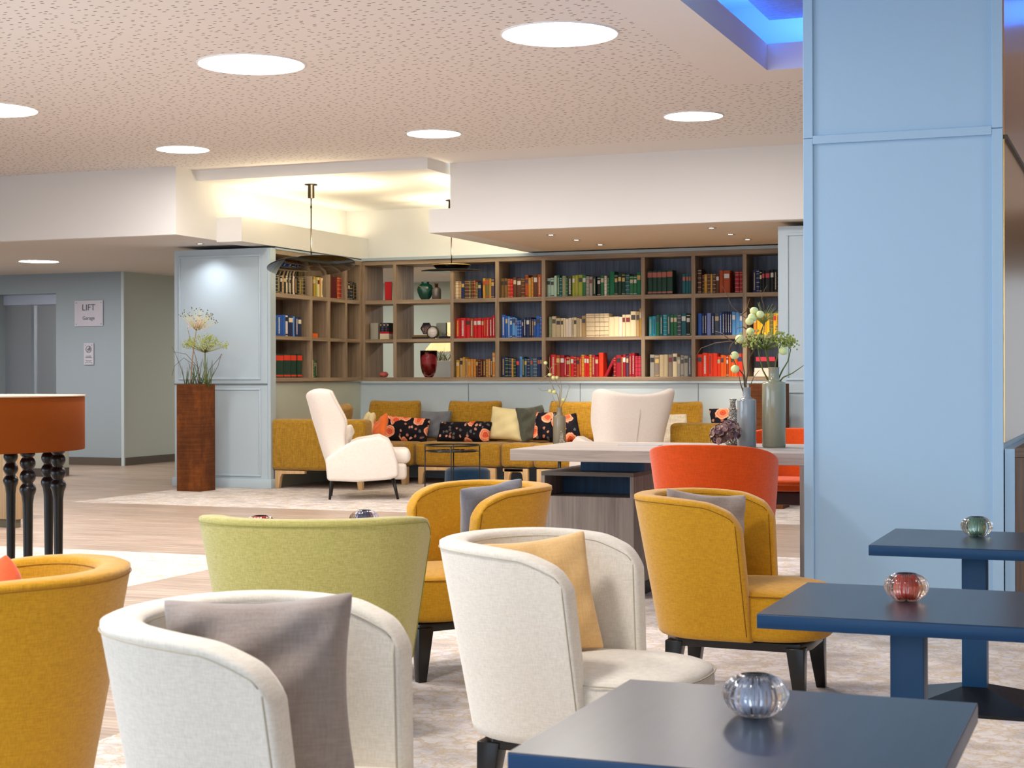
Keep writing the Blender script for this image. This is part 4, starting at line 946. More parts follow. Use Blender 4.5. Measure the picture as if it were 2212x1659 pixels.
# corner and back wall sections
sx = [-7.86, Xat(1079, YS, 955), Xat(1149, YS, 955), -5.2]
t, hx, hy = sofa_section('sofa_section', 'mustard sofa corner section behind the white wing chair', -9.10, -7.90, 17.06, 18.16, group=GS)
put('backrest', rbox((-hx, hy - 0.2, 0.205), (hx, hy, 0.70)), M_sofa(), t, bev=0.05, seg=5)
put('side_backrest', rbox((-hx - 0.01, -hy, 0.205), (-hx + 0.2, hy - 0.2, 0.70)), M_sofa(), t, bev=0.05, seg=5)
sled_leg(t, hx - 0.06, -hy + 0.03, 0.1, -1)
xc, w1 = Xat(856, 17.9, 900), 0.70
back_cushion(t, *local(t, Xat(850, 17.82, 900), 17.84), 0.72, 0.70, 0.50, 0.19, 0, R(12), 2)
def bsec(x0, x1, label, cx=None, n=1, rl=1):
    t, hx, hy = sofa_section('sofa_section', label, x0, x1, YS, 18.16, group=GS)
    put('backrest', rbox((-hx, hy - 0.2, 0.205), (hx, hy, 0.70)), M_sofa(), t, bev=0.05, seg=5)
    sled_leg(t, -hx + 0.05, -hy + 0.03, min(0.42, hx * 1.2)); sled_leg(t, hx - 0.05, -hy + 0.03, 0.3, -1)
    if cx: back_cushion(t, *local(t, cx, 17.84), 0.72, w1, 0.50, 0.19, 0, R(12), 3 * n)
    return t
bsec(-7.88, sx[1] - 0.005, 'mustard sofa section behind the wire side table', Xat(1023, 17.82, 900), 2)
bsec(sx[1] + 0.005, sx[2] - 0.004, 'narrow mustard sofa section right of the wire table section', None)
bsec(sx[2] + 0.004, -5.31, 'mustard sofa section behind the rear facing white armchair', Xat(1244, 17.82, 900), 4)
t = bsec(-5.30, -4.42, 'mustard sofa section just left of the low right arm', Xat(1452, 17.82, 900), 5)
t, hx, hy = sofa_section('sofa_section', 'mustard sofa section on the right with its arm behind the communal table', -4.40, -3.32, 15.60, 16.9, group=GS)
put('arm', rbox((-hx, -hy - 0.02, 0.205), (hx, -hy + 0.2, 0.775)), M_sofa(), t, bev=0.05, seg=5)
back_cushion(t, *local(t, -3.55, 16.3), 0.72, w1, 0.50, 0.19, R(90), R(12), 6)
t, hx, hy = sofa_section('sofa_section', 'mustard sofa corner section on the far right', -4.40, -3.32, 16.92, 18.16, group=GS)
put('backrest', rbox((-hx, hy - 0.2, 0.205), (hx, hy, 0.70)), M_sofa(), t, bev=0.05, seg=5)

# floral and plain scatter cushions
def floral():
    if 'floral' in MC: return MC['floral']
    m, t, b = base('floral_velvet', '15121c', 0.85, 0, 0.2)
    sp_ = N(t, 'ShaderNodeSeparateXYZ'); t.links.new(coords(t, (1, 1, 1)), sp_.inputs[0]); cb_ = N(t, 'ShaderNodeCombineXYZ')
    oi = N(t, 'ShaderNodeObjectInfo'); t.links.new(math_(t, 'ADD', sp_.outputs[0], math_(t, 'MULTIPLY', oi.outputs['Random'], 7.0)), cb_.inputs[0]); t.links.new(sp_.outputs[2], cb_.inputs[1])
    co = cb_.outputs[0]; d = N(t, 'ShaderNodeTexNoise', Scale=14.0, Detail=3.0); t.links.new(co, d.inputs['Vector'])
    vm = N(t, 'ShaderNodeVectorMath', operation='MULTIPLY_ADD'); vm.inputs[1].default_value = (0.05, 0.05, 0.05)
    t.links.new(d.outputs['Color'], vm.inputs[0]); t.links.new(co, vm.inputs[2])
    v = N(t, 'ShaderNodeTexVoronoi', Scale=6.0, Randomness=0.9, voronoi_dimensions='2D'); t.links.new(vm.outputs[0], v.inputs['Vector'])
    rings = ramp(t, v.outputs['Distance'], [(0.0, 'C03424'), (0.10, 'E8643C'), (0.17, 'C84430'), (0.24, 'F2A078'), (0.32, 'E4744C'), (0.38, 'F6C2A0'), (0.44, 'D8603C')])
    sel = N(t, 'ShaderNodeSeparateColor'); t.links.new(v.outputs['Color'], sel.inputs[0])
    pick = math_(t, 'MULTIPLY', math_(t, 'GREATER_THAN', sel.outputs[0], 0.55), math_(t, 'LESS_THAN', v.outputs['Distance'], 0.43))
    v2 = N(t, 'ShaderNodeTexVoronoi', Scale=22.0, voronoi_dimensions='2D'); t.links.new(vm.outputs[0], v2.inputs['Vector'])
    s2 = N(t, 'ShaderNodeSeparateColor'); t.links.new(v2.outputs['Color'], s2.inputs[0])
    leaf = math_(t, 'MULTIPLY', math_(t, 'GREATER_THAN', s2.outputs[0], 0.68), math_(t, 'LESS_THAN', v2.outputs['Distance'], 0.36))
    lc = ramp(t, s2.outputs[1], [(0.0, '6A6870'), (0.35, '4c5450'), (0.6, 'A8604a'), (0.85, 'D8A088')])
    c = mixc(t, leaf, '16131c', lc); c = mixc(t, pick, c, rings); t.links.new(c, b.inputs['Base Color']); MC['floral'] = m; return m
FLO = floral(); GX = 'scatter cushions on the mustard sofa'
def at(px, y, z): return (Xat(px, y, 920), y, z)
GYV = fabric('grey_blue_velvet', '70747C', '54585f', 160, 0.5); DKG = fabric('dark_green_grey_velvet', '54584C', '363a30', 120, 0.7)
IVO = fabric('ivory_satin', 'EADCA8', 'D8C48A', 200, 0.3, 0.1)
add_pillow('cushion', 'ivory cushion tucked behind the end arm of the left sofa', IVO, (-8.25, 16.62, 0.66), R(-55), 0.42, 0.40, 0.14, R(14), 0, GX, 2)
add_pillow('cushion', 'orange cushion tucked beside the ivory one behind the left end arm', fabric('orange_velvet', 'E8702C', 'C8541c', 200, 0.4), (-8.06, 16.52, 0.625), R(-45), 0.36, 0.34, 0.12, R(20), R(-30), GX, 3)
add_pillow('cushion', 'long floral cushion, upper left one, beside the corner seat', FLO, at(872, 17.42, 0.62), R(4), 0.66, 0.32, 0.15, R(18), R(4), GX, 4, pin=0.04)
add_pillow('cushion', 'grey blue cushion between the two mustard back cushions', GYV, at(940, 17.62, 0.67), R(2), 0.42, 0.37, 0.13, R(16), 0, GX, 5)
add_pillow('cushion', 'long floral cushion, lower one, behind the wire side table', FLO, at(1003, 17.40, 0.60), R(-2), 0.70, 0.26, 0.16, R(26), R(-1), GX, 16, pin=0.04)
add_pillow('cushion', 'large ivory satin cushion right of the lower floral one', IVO, at(1100, 17.50, 0.69), R(-3), 0.54, 0.42, 0.17, R(16), R(4), GX, 7, pin=0.1)
add_pillow('cushion', 'dark green grey cushion turned sideways right of the large ivory one', DKG, at(1150, 17.52, 0.70), R(64), 0.46, 0.43, 0.14, R(12), R(-4), GX, 8, wr=0.01)
add_pillow('cushion', 'square floral cushion behind the left vase on the table', FLO, at(1183, 17.46, 0.67), R(-2), 0.34, 0.36, 0.14, R(20), 0, GX, 9, pin=0.04)
add_pillow('cushion', 'floral cushion half hidden beside the rear facing armchair', FLO, at(1222, 17.36, 0.65), R(8), 0.32, 0.33, 0.15, R(22), R(-14), GX, 21, pin=0.04)
add_pillow('cushion', 'cream textured cushion left of the right sofa arm', fabric('cream_boucle', 'D8CDB8', 'A89C86', 90, 0.8), at(1430, 17.2, 0.64), R(14), 0.58, 0.38, 0.14, R(18), R(-3), GX, 10, pin=0.02)
add_pillow('cushion', 'floral cushion behind the right sofa arm', FLO, (-3.92, 16.35, 0.735), R(10), 0.54, 0.42, 0.15, R(18), R(-4), GX, 14)

# wing chairs
def wing_chair(label, loc, rz, cushion=True):
    t = thing('wing_chair', label, 'armchair', loc, rz, 'white wing chairs in the niche')
    # back panel with wings: section curve along height (forward +x)
    H = [0.20, 0.30, 0.42, 0.57, 0.66, 0.74, 0.82, 0.92, 1.02, 1.07]
    bx = [-0.27, -0.31, -0.345, -0.39, -0.415, -0.44, -0.465, -0.49, -0.52, -0.535]       # rear face
    fx = [-0.12, -0.12, -0.12, -0.115, -0.125, -0.10, -0.115, -0.175, -0.235, -0.265]      # front edge of wings
    hw = [0.30, 0.315, 0.33, 0.345, 0.355, 0.37, 0.385, 0.40, 0.415, 0.42]
    U = [0, 0.04, 0.15, 0.28, 0.40, 0.5, 0.60, 0.72, 0.85, 0.96, 1.0]; th = 0.085; m = MB()
    B_ = len(H)
    def p(i, s, side):
        q = 2*s - 1; aq = abs(q); w_ = hw[i] - th * side; B = bx[i] + th * side
        y = w_ * min(1, (aq / 0.62)) if aq < 0.62 else w_; 
        x = B + (0.045 * (aq / 0.62) ** 3 if aq < 0.62 else 0.045 + (fx[i] - B - 0.045) * ((aq - 0.62) / 0.38))
        z = H[i] + ((0.075 if i == B_ - 1 else 0.03) * (min(1, aq / 0.62) ** 2.4) * (1 - 0.5 * max(0, aq - 0.62) / 0.38) if i > 7 else 0)
        return (x, math.copysign(y, q), z)
    A, B = len(U), len(H)
    for sd in (0, 1):
        for s in U:
            for i in range(B): m.v.append(p(i, s, sd))
    ix = lambda a, b, s: s*A*B + a*B + b
    for a in range(A-1):
        for b in range(B-1): m.f += [(ix(a,b,0), ix(a+1,b,0), ix(a+1,b+1,0), ix(a,b+1,0)), (ix(a,b,1), ix(a,b+1,1), ix(a+1,b+1,1), ix(a+1,b,1))]
        m.f += [(ix(a,B-1,0), ix(a+1,B-1,0), ix(a+1,B-1,1), ix(a,B-1,1)), (ix(a,0,0), ix(a,0,1), ix(a+1,0,1), ix(a+1,0,0))]
    for b in range(B-1): m.f += [(ix(0,b,0), ix(0,b+1,0), ix(0,b+1,1), ix(0,b,1)), (ix(A-1,b,0), ix(A-1,b,1), ix(A-1,b+1,1), ix(A-1,b+1,0))]
    m.sm = [True]*len(m.f)
    bo = put('backrest', m, M_white(), t, sub=2)
    pts = [(bx[i] + 0.0 - 0.002, 0.0, H[i]) for i in range(2, B - 2)]
    put('back_seam', MB().tube(pts, 0.004, 6), plain('seam_cream', 'C4B8AA', 0.9), bo)
    sil = [(-0.30, 0.20), (-0.32, 0.42), (-0.10, 0.57), (0.0, 0.61), (0.22, 0.645), (0.32, 0.60), (0.375, 0.50), (0.41, 0.36), (0.415, 0.235), (0.30, 0.205), (0.0, 0.185)]
    for s in (-1, 1):
        M = Matrix(((1,0,0,0),(0,0,1,0),(0,1,0,0),(0,0,0,1)))
        a, b = sorted((s * 0.29, s * 0.405))
        put('arm', MB().prism(sil, a, b, M), M_white(), t, bev=0.032, seg=5)
    put('seat_cushion', rbox((-0.25, -0.285, 0.36), (0.54, 0.285, 0.51)), M_white(), t, bev=0.06, seg=5)
    put('seat_base', rbox((-0.28, -0.30, 0.20), (0.50, 0.30, 0.365)), M_white(), t, bev=0.04, seg=4)
    for x, y in ((0.36, 0.28), (0.36, -0.28), (-0.26, 0.24), (-0.26, -0.24)):
        dx = 0.05 if x > 0 else -0.02
        put('leg', MB().tube([(x, y, 0.21), (x + dx, y * 1.04, 0)], [0.02, 0.013], 12), M_black(), t)
    return t
wing_chair('white wing chair in profile facing right, on the left of the niche', (-7.55, 14.98, 0), R(26))
add_pillow('cushion', 'small white cushion leaning on the back of the wing chair in profile', M_white(), Vector((-7.55, 14.98, 0)) + Vector((-0.12 * math.cos(R(26)), -0.12 * math.sin(R(26)), 0.62)) + Vector((0.07 * math.sin(R(26)), -0.07 * math.cos(R(26)), 0)), R(-64), 0.34, 0.30, 0.12, R(22), 0, None, 5)
wing_chair('white wing chair seen from behind, beyond the communal table', (-4.86, 15.45, 0), R(130))
# wire side table
ws = onZ(976, 1050, 0.0)
cx_, cy_ = onD(977, 970, 16.3).x, onD(977, 970, 16.3).y
t = thing('side_table', 'round black wire side table in front of the mustard sofa', 'side table', (cx_, cy_, 0))
ring = lambda z, r=0.275: [(r * math.cos(a), r * math.sin(a), z) for a in [i * math.pi / 20 for i in range(40)]]
put('rim', MB().tube(ring(0.555), 0.008, 8, closed=True), M_black(), t); put('base_ring', MB().tube(ring(0.008), 0.008, 8, closed=True), M_black(), t)
put('tabletop', MB().lathe([(0.0002, 0.49), (0.268, 0.49), (0.268, 0.503), (0.0002, 0.503)], 48), plain('black_mirror_top', '1a1514', 0.08, 0.3), t)
for k in range(4):
    a = R(21 + 90 * k); put('leg', MB().tube([(0.275 * math.cos(a), 0.275 * math.sin(a), z) for z in (0.0, 0.28, 0.555)], 0.0065, 8), M_black(), t)
pf2 = put('pouf', MB().lathe([(0.2, 0), (0.235, 0.03), (0.24, 0.14), (0.235, 0.26), (0.2, 0.29), (0.0002, 0.30)], 32), fabric('blue_velvet', '1c3c58', '10283e', 200, 0.5), loc=(onD(1010, 1010, 16.9).x, onD(1010, 1010, 16.9).y, 0))
tag(pf2, 'low dark blue pouf on the floor behind the wire side table', 'pouf')

# ============================================================ PENDANTS
def uplight(x, y, z, e):
    l = bpy.data.lights.new('pendant_uplight', 'SPOT'); l.energy = e; l.color = (1.0, 0.82, 0.52); l.spot_size = R(150); l.spot_blend = 1.0; l.shadow_soft_size = 0.03
    o = bpy.data.objects.new('pendant_uplight', l); COL.objects.link(o); o.location = (x, y, z); o.rotation_euler = (R(180), 0, 0)
def pendant1():
    p = onZ(672, 398, 3.335); x, y = p.x, p.y
    t = thing('pendant_lamp', 'large black tilted disc pendant over the left bookshelf', 'pendant lamp', (x, y, 3.335))
    BZ = plain('black_bronze', '2a2118', 0.35, 0.5)
    put('canopy', MB().lathe([(0.0002, 0), (0.07, 0), (0.07, -0.012), (0.036, -0.016), (0.036, -0.15), (0.0002, -0.155)], 28), BZ, t)
    put('rod', MB().tube([(0, 0, -0.15), (0, 0, -0.24), (0, 0, -0.79)], 0.007, 8).tube([(0, 0, -0.235), (0, 0, -0.265)], 0.011, 8), BZ, t)
    D = Matrix.Translation((0, 0, -0.885)) @ Matrix.Rotation(TH, 4, 'Z') @ Matrix.Rotation(R(-4.5), 4, 'Y') @ Matrix.Rotation(R(-9), 4, 'X')
    put('disc', MB().lathe([(0.0002, -0.008), (0.47, -0.008), (0.48, -0.003), (0.48, 0.003), (0.47, 0.008), (0.0002, 0.008)], 72, M=D), plain('black_mirror_glass', '0c0a09', 0.04, 0.0, 0.5), t)
    put('upper_shade', MB().lathe([(0.0002, 0.10), (0.03, 0.098), (0.22, 0.035), (0.235, 0.02), (0.2, 0.012), (0.0002, 0.012)], 56, M=D), plain('black_satin', '14100e', 0.2, 0.3), t)
    uplight(x + 0.14, y, 3.335 - 0.78, 70)
    return t
pendant1()
p = onZ(975, 432, 3.335); 
t = thing('pendant_lamp', 'smaller black pendant with a thin disc in front of the open bays', 'pendant lamp', (p.x, p.y, 3.335))
q = onY(975, 578, p.y); dz = q.z - 3.335
BZ = plain('black_bronze', '2a2118', 0.35, 0.5); uplight(p.x + 0.13, p.y, q.z + 0.10, 70)
put('canopy', MB().lathe([(0.0002, 0), (0.07, 0), (0.07, -0.012), (0.036, -0.016), (0.036, -0.15), (0.0002, -0.155)], 28), BZ, t)
put('rod', MB().tube([(0, 0, -0.15), (0, 0, dz + 0.03)], 0.007, 8), BZ, t)
put('shade', MB().lathe([(0.0002, dz + 0.035), (0.222, dz + 0.03), (0.222, dz + 0.022), (0.165, dz - 0.03), (0.0002, dz - 0.03)], 56), plain('black_satin', '14100e', 0.2, 0.3), t)
put('shade_rim', MB().lathe([(0.21, dz + 0.0325), (0.225, dz + 0.0325), (0.225, dz + 0.022), (0.21, dz + 0.03)], 56, cap=False), plain('brass_rim', 'd8b070', 0.3, 0.9), t)
put('disc', MB().lathe([(0.0002, dz - 0.045), (0.36, dz - 0.045), (0.36, dz - 0.037), (0.0002, dz - 0.037)], 64), plain('black_mirror_glass', '0c0a09', 0.04, 0.0, 0.5), t)
put('stem', MB().tube([(0, 0, dz - 0.03), (0, 0, dz - 0.04)], 0.012, 8), BZ, t)

# ============================================================ PEDESTALS WITH FLOWERS
def rust():
    if 'rust' in MC: return MC['rust']
    m, t, b = base('rusted_steel', '6A3A18', 0.75, 0.15, 0.3)
    n = N(t, 'ShaderNodeTexNoise', Scale=5.0, Detail=8.0, Roughness=0.7); t.links.new(coords(t, (1, 1, 0.5)), n.inputs['Vector'])
    n2 = N(t, 'ShaderNodeTexNoise', Scale=1.0, Detail=4.0); t.links.new(coords(t, (3, 3, 70)), n2.inputs['Vector'])
    c = ramp(t, n.outputs['Fac'], [(0.32, '45240E'), (0.5, '643512'), (0.68, '8E4E1C')])
    c = mixc(t, 0.12, c, ramp(t, n2.outputs['Fac'], [(0.45, '4e2a12'), (0.60, 'A0602c')]))
    t.links.new(c, b.inputs['Base Color']); bump(t, b, n.outputs['Fac'], 0.2, 0.005); MC['rust'] = m; return m
def pedestal(x0, x1, y0, y1, label):
    t = thing('pedestal_planter', label, 'planter', ((x0+x1)/2, (y0+y1)/2, 0), 0, 'rusted steel pedestals')
    hx, hy = (x1-x0)/2, (y1-y0)/2
    m = MB(); z = 1.17; th = 0.012
    vs = [(-hx,-hy,0.0),(hx,-hy,0.0),(hx,hy,0.0),(-hx,hy,0.0),(-hx,-hy,z),(hx,-hy,z),(hx,hy,z),(-hx,hy,z),
          (-hx+th,-hy+th,z),(hx-th,-hy+th,z),(hx-th,hy-th,z),(-hx+th,hy-th,z),(-hx+th,-hy+th,z-.05),(hx-th,-hy+th,z-.05),(hx-th,hy-th,z-.05),(-hx+th,hy-th,z-.05)]
    fs = [(3,2,1,0),(0,1,5,4),(1,2,6,5),(2,3,7,6),(3,0,4,7),(4,5,9,8),(5,6,10,9),(6,7,11,10),(7,4,8,11),(8,9,13,12),(9,10,14,13),(10,11,15,14),(11,8,12,15)]
    put('casing', m.add(vs, fs), rust(), t); put('soil', MB().box((-hx+th,-hy+th,z-.055),(hx-th,hy-th,z-.045)), plain('soil', '2c2018', 0.95), t)
    return t
pedestal(-9.85, -9.55, 15.17, 15.47, 'tall square rusted steel pedestal in front of the panelled column')
pedestal(-3.46, -3.14, 15.0, 15.3, 'tall square rusted steel pedestal behind the grey vases on the right')
STEM = plain('stem_green', '6E7A3A', 0.6); BLADE = plain('grass_blade', '4C5C30', 0.55); TW = plain('twig_brown', '5E4A36', 0.8); TWP = plain('twig_pale', '9A8A68', 0.8)
def umbel(t, c, r, n, col, name, up=(0, 0, 1), flat=0.35, dots=1, spread=1.2, tiptype='dot', seed=3, rayc='8a8c4a'):
    rnd = random.Random(seed); rays = MB(); tips = MB()
    U = Vector(up).normalized(); q = Vector((0, 0, 1)).rotation_difference(U)
    for k in range(n):
        a = rnd.uniform(0, 6.283); e = spread * math.sqrt(rnd.uniform(0.02, 1))
        d = q @ Vector((math.sin(e) * math.cos(a), math.sin(e) * math.sin(a), math.cos(e) * (1 - flat) + 0.08)); L_ = r * rnd.uniform(0.85, 1.08)
        p0 = Vector(c); p1 = p0 + d * L_
        rays.tube([p0, p0 + d * L_ * 0.5 + Vector((0, 0, -0.004)), p1], [0.0022, 0.0016, 0.0012], 4)
        for _ in range(dots):
            o = Vector((rnd.gauss(0, 1), rnd.gauss(0, 1), rnd.gauss(0, 1))) * (0.016 if dots > 1 else 0)
            tips.sphere(p1 + o, rnd.uniform(0.0045, 0.0075), 6)
    put(name, rays, plain('ray_' + rayc, rayc, 0.7), t); f = put(name + '_blossoms', tips, plain('blossom_' + col, col, 0.7), t); f['kind'] = 'stuff'
bx_, by_ = -9.70, 15.32
t = thing('flower_arrangement', 'tall umbel flowers with grasses on the left rusted pedestal', 'flowers', (bx_, by_, 1.12))
pc = lambda px, py: onY(px, py, by_) - Vector((bx_, by_, 1.12))
c1 = pc(424, 714); c2 = pc(443, 762)
put('stem', MB().tube([pc(411, 840), pc(414, 790), pc(420, 740), c1], [0.006, 0.007, 0.006, 0.004], 8), plain('stem_pink', 'A88868', 0.6), t)
put('stem', MB().tube([pc(443, 840), pc(443, 800), c2], [0.009, 0.008, 0.006], 8), STEM, t)
umbel(t, c2, 0.235, 64, 'A8B462', 'flower_umbel', (0.05, 0, 1), 0.25, 9, 1.35, seed=5)
umbel(t, c1, 0.235, 70, '5c6050', 'allium_head', (0.25, 0, 1), 0.0, 1, 1.15, seed=7, rayc='D8D4A0')
put('petals', (lambda m: ([m.sphere(c1 + Vector((random.gauss(.02, .05), random.gauss(0, .04), 0.07 + random.gauss(0, .03))), 0.006, 6, (1, 1, 1.8)) for _ in range(60)], m)[1])(MB()), plain('petal_pink', 'F0C8B8', 0.6), t)['kind'] = 'stuff'
g = MB(); rg_ = random.Random(4)
for k in range(26):
    x = rg_.uniform(398, 455); tx = x + rg_.gauss(0, 14); h = rg_.uniform(770, 806)
    g.tube([pc(x, 836), pc((x + tx) / 2, (836 + h) / 2 + 4), pc(tx, h)], [0.006, 0.005, 0.001], 5)
put('grass_blades', g, BLADE, t)['kind'] = 'stuff'
g = MB()
for pts in ([(432, 836), (428, 795), (400, 765), (372, 760)], [(430, 836), (420, 790), (395, 773), (374, 790), (367, 812)], [(400, 830), (390, 795), (375, 760), (368, 748)], [(436, 836), (424, 780), (408, 730), (402, 708)], [(440, 836), (450, 800), (478, 765)], [(446, 836), (470, 790), (476, 764)]):
    g.tube([pc(*p_) + Vector((0, 0.01 * i, 0)) for i, p_ in enumerate(pts)], [0.0035, 0.003, 0.0025, 0.002, 0.0015][:len(pts)], 5)
put('twigs', g, TW, t)['kind'] = 'stuff'
# ============================================================ COMMUNAL TABLE
GW = wood('grey_oak_x', 'B4A89E', '8A7F76', 'x'); GWZ = wood('grey_oak_z', '9C9188', '746A62', 'z'); NAVY = wood('navy_wood', '2E5478', '1f3c58', 'z')
ZT = 0.85
t = thing('communal_table', 'long grey oak communal table with an open box base, ending at the blue pillar', 'table', (-3.23, 8.25, 0))
put('tabletop', MB().box((0, 0, 0.787), (1.655, 1.11, ZT)), GW, t, bev=0.002, seg=1)
put('leg_panel', MB().box((1.59, 0.001, 0.0), (1.654, 1.109, 0.787)), wood('grey_oak_leg', 'A0958B', '7c7168', 'z'), t, bev=0.002, seg=1)
put('cable_tray', MB().box((0.42, 0.62, ZT), (0.66, 0.72, ZT + 0.003)).box((0.44, 0.635, ZT + 0.003), (0.64, 0.705, ZT + 0.0035)), plain('brushed_tray', 'C8C8CC', 0.3, 0.7), t)
put('spacer_block', MB().box((0.22, 0.55, 0.707), (0.60, 1.05, 0.787)), NAVY, t)
B0, B1 = 0.03, 0.58
f_ = MB().box((B0, 0.41, 0.683), (B1, 1.10, 0.707)); put('base_top', f_, wood('grey_oak_dark', '6e665f', '4f4843', 'x'), t, bev=0.001, seg=1)
put('base_side', MB().box((B1 - 0.022, 0.41, 0.08), (B1, 1.10, 0.683)), GWZ, t, bev=0.001, seg=1)
put('base_side', MB().box((B0, 0.41, 0.08), (B0 + 0.022, 1.10, 0.683)), GWZ, t, bev=0.001, seg=1)
put('base_back', MB().box((B0 + 0.022, 0.72, 0.5), (B1 - 0.022, 0.74, 0.683)), NAVY, t)
put('base_front', MB().box((B0 + 0.022, 0.415, 0.08), (B1 - 0.022, 0.44, 0.567)), GWZ, t)
put('niche_floor', MB().box((B0 + 0.022, 0.44, 0.545), (B1 - 0.022, 0.74, 0.567)), GWZ, t)
put('plinth', MB().box((B0 + 0.02, 0.43, 0), (B1 - 0.01, 1.09, 0.08)), plain('plinth_dark', '241d19', 0.6), t)

def red_chair(label, loc, rz):
    t = thing('counter_chair', label, 'chair', loc, rz, 'orange red counter chairs'); mat = M_red()
    pt = shell_fn(0.328, 0.285, 0.0, 0.06, 0.54, 0.918, 0.26, 0.03, 0.035, back=0.92, corner=0.05, lean=0.03, start=0.0, pw=2.6)
    put('backrest', shell_mesh(pt), mat, t, sub=1)
    seat, sl = rounded_seat(-0.17, 0.25, 0.235, 0.55, 0.62, 0.012, 0.35); put('seat', seat, mat, t, sub=1)
    WD = plain('red_stained_leg', '7A2414', 0.4)
    put('seat_frame', MB().prism([(0.2, -0.19), (0.2, 0.19), (-0.15, 0.17), (-0.15, -0.17)], 0.47, 0.55), plain('dark_red_frame', '3c1410', 0.5), t, bev=0.01)
    for sx, sy in ((0.17, 0.16), (0.17, -0.16), (-0.13, 0.15), (-0.13, -0.15)):
        k = 1 if sx > 0 else -1; put('leg', MB().tube([(sx, sy, 0.50), (sx + 0.06 * k, sy * 1.35, 0)], [0.021, 0.012], 12), WD if sx else WD, t)
    for y in (-1, 1): put('footrest', MB().tube([(0.2, 0.19 * y, 0.18), (-0.17, 0.18 * y, 0.18)], 0.009, 8), WD, t)
    return t
red_chair('orange red counter chair with its back to the camera, at the communal table', (-1.985, 7.88, 0), R(92))
red_chair('orange red counter chair on the far side of the communal table, by the pillar', (-2.05, 9.85, 0), R(-92))

# vases and branches on the communal table
CEL = plain('celadon_glaze', '8C8870', 0.12, 0.0, 0.7); CEL2 = plain('grey_blue_glaze', '8C9090', 0.12, 0.0, 0.7)
def vase(px, py, r, hb, rn, hn, mat, label, name='vase'):
    p = onZ(px, py, ZT); t = thing(name, label, 'vase', (p.x, p.y, ZT), 0, 'glazed cylinder vases')
    put('body', MB().lathe([(r * 0.93, 0), (r, 0.006), (r, hb - 0.012), (r * 0.96, hb - 0.002), (rn * 1.35, hb + 0.004), (rn, hb + 0.016), (rn * 0.96, hb + hn * 0.5), (rn, hb + hn - 0.004), (rn * 1.06, hb + hn), (rn * 0.8, hb + hn), (rn * 0.76, hb + 0.01), (0.0002, hb + 0.008)], 40), mat, t)
    return t, p
v1, p1 = vase(1672, 966, 0.065, 0.362, 0.030, 0.082, CEL, 'tallest grey green bottle vase on the communal table')
v2, p2 = vase(1613, 966, 0.0525, 0.268, 0.0225, 0.065, CEL2, 'middle sized blue grey bottle vase beside the tallest one')
ZS = 0.50; p3 = onZ(1208.5, 968, ZS)
t = thing('side_table', 'round side table behind the communal table carrying the olive grey vase', 'side table', (p3.x, p3.y, 0))
put('tabletop', MB().lathe([(0.0002, 0.48), (0.2, 0.48), (0.205, 0.49), (0.2, ZS), (0.0002, ZS)], 40), M_black(), t)
put('pole', MB().lathe([(0.018, 0.015), (0.018, 0.48)], 16), M_black(), t); put('base', MB().lathe([(0.15, 0), (0.15, 0.01), (0.02, 0.02)], 32), M_black(), t)
ZTs = ZT; ZT = ZS
v3, p3 = vase(1208.5, 968, 0.067, 0.335, 0.030, 0.085, plain('olive_glaze', '8C8470', 0.14, 0, 0.7), 'olive grey bottle vase with fruit twigs left of the rear facing armchair')
def faceted(px, py, r, h, rn, label):
    p = onZ(px, py, ZT); t = thing('vase', label, 'vase', (p.x, p.y, ZT), 0, 'small facetted glass vases')
    gm, gt, gb = (None, None, None)
    if 'facet' not in MC:
        gm, gt, gb = base('facet_glass', 'B8B0A4', 0.15, 0.6, 0.8); v = N(gt, 'ShaderNodeTexVoronoi', Scale=130.0); gt.links.new(coords(gt), v.inputs['Vector'])
        bump(gt, gb, v.outputs['Distance'], 1.0, 0.006); gt.links.new(ramp(gt, v.outputs['Distance'], [(0.1, 'DCD4C8'), (0.6, '7c7468')]), gb.inputs['Base Color']); MC['facet'] = gm
    put('body', MB().lathe([(r * 0.8, 0), (r, 0.01), (r * 0.95, h * 0.3), (r * 0.55, h * 0.68), (rn, h * 0.88), (rn, h * 0.94), (rn * 1.5, h), (rn * 1.2, h), (0.0002, h * 0.9)], 32), MC['facet'], t)
    return p
f2 = faceted(1214, 970.5, 0.048, 0.19, 0.014, 'small facetted glass vase in front of the olive grey bottle vase'); ZT = ZTs
APP = plain('green_fruit', 'D8DC98', 0.45); 
def branch_set(t, origin, Y, twigs, fruits, fr, mat=None, rad=(0.0045, 0.0012)):
    """photo traced twigs given real depth: each point may carry its own distance offset"""
    q = lambda px, py, d=0.0: onY(px, py, Y + d) - origin
    m = MB()
    for tw in twigs:
        n = len(tw); m.tube([q(*p_) for p_ in tw], [rad[0] + (rad[1] - rad[0]) * i / max(1, n - 1) for i in range(n)], 6)
    put('branches', m, mat or TW, t)
    for f in fruits:
        c = q(*f[:3]); put('fruit', MB().sphere(c, fr * (f[3] if len(f) > 3 else 1), 16, (1, 1, 0.92)), APP, t)
o2 = Vector((p2.x, p2.y, ZT + 0.2))
t = thing('branch_arrangement', 'twisted branches with pale green fruits in the blue grey vase', 'branches', o2)
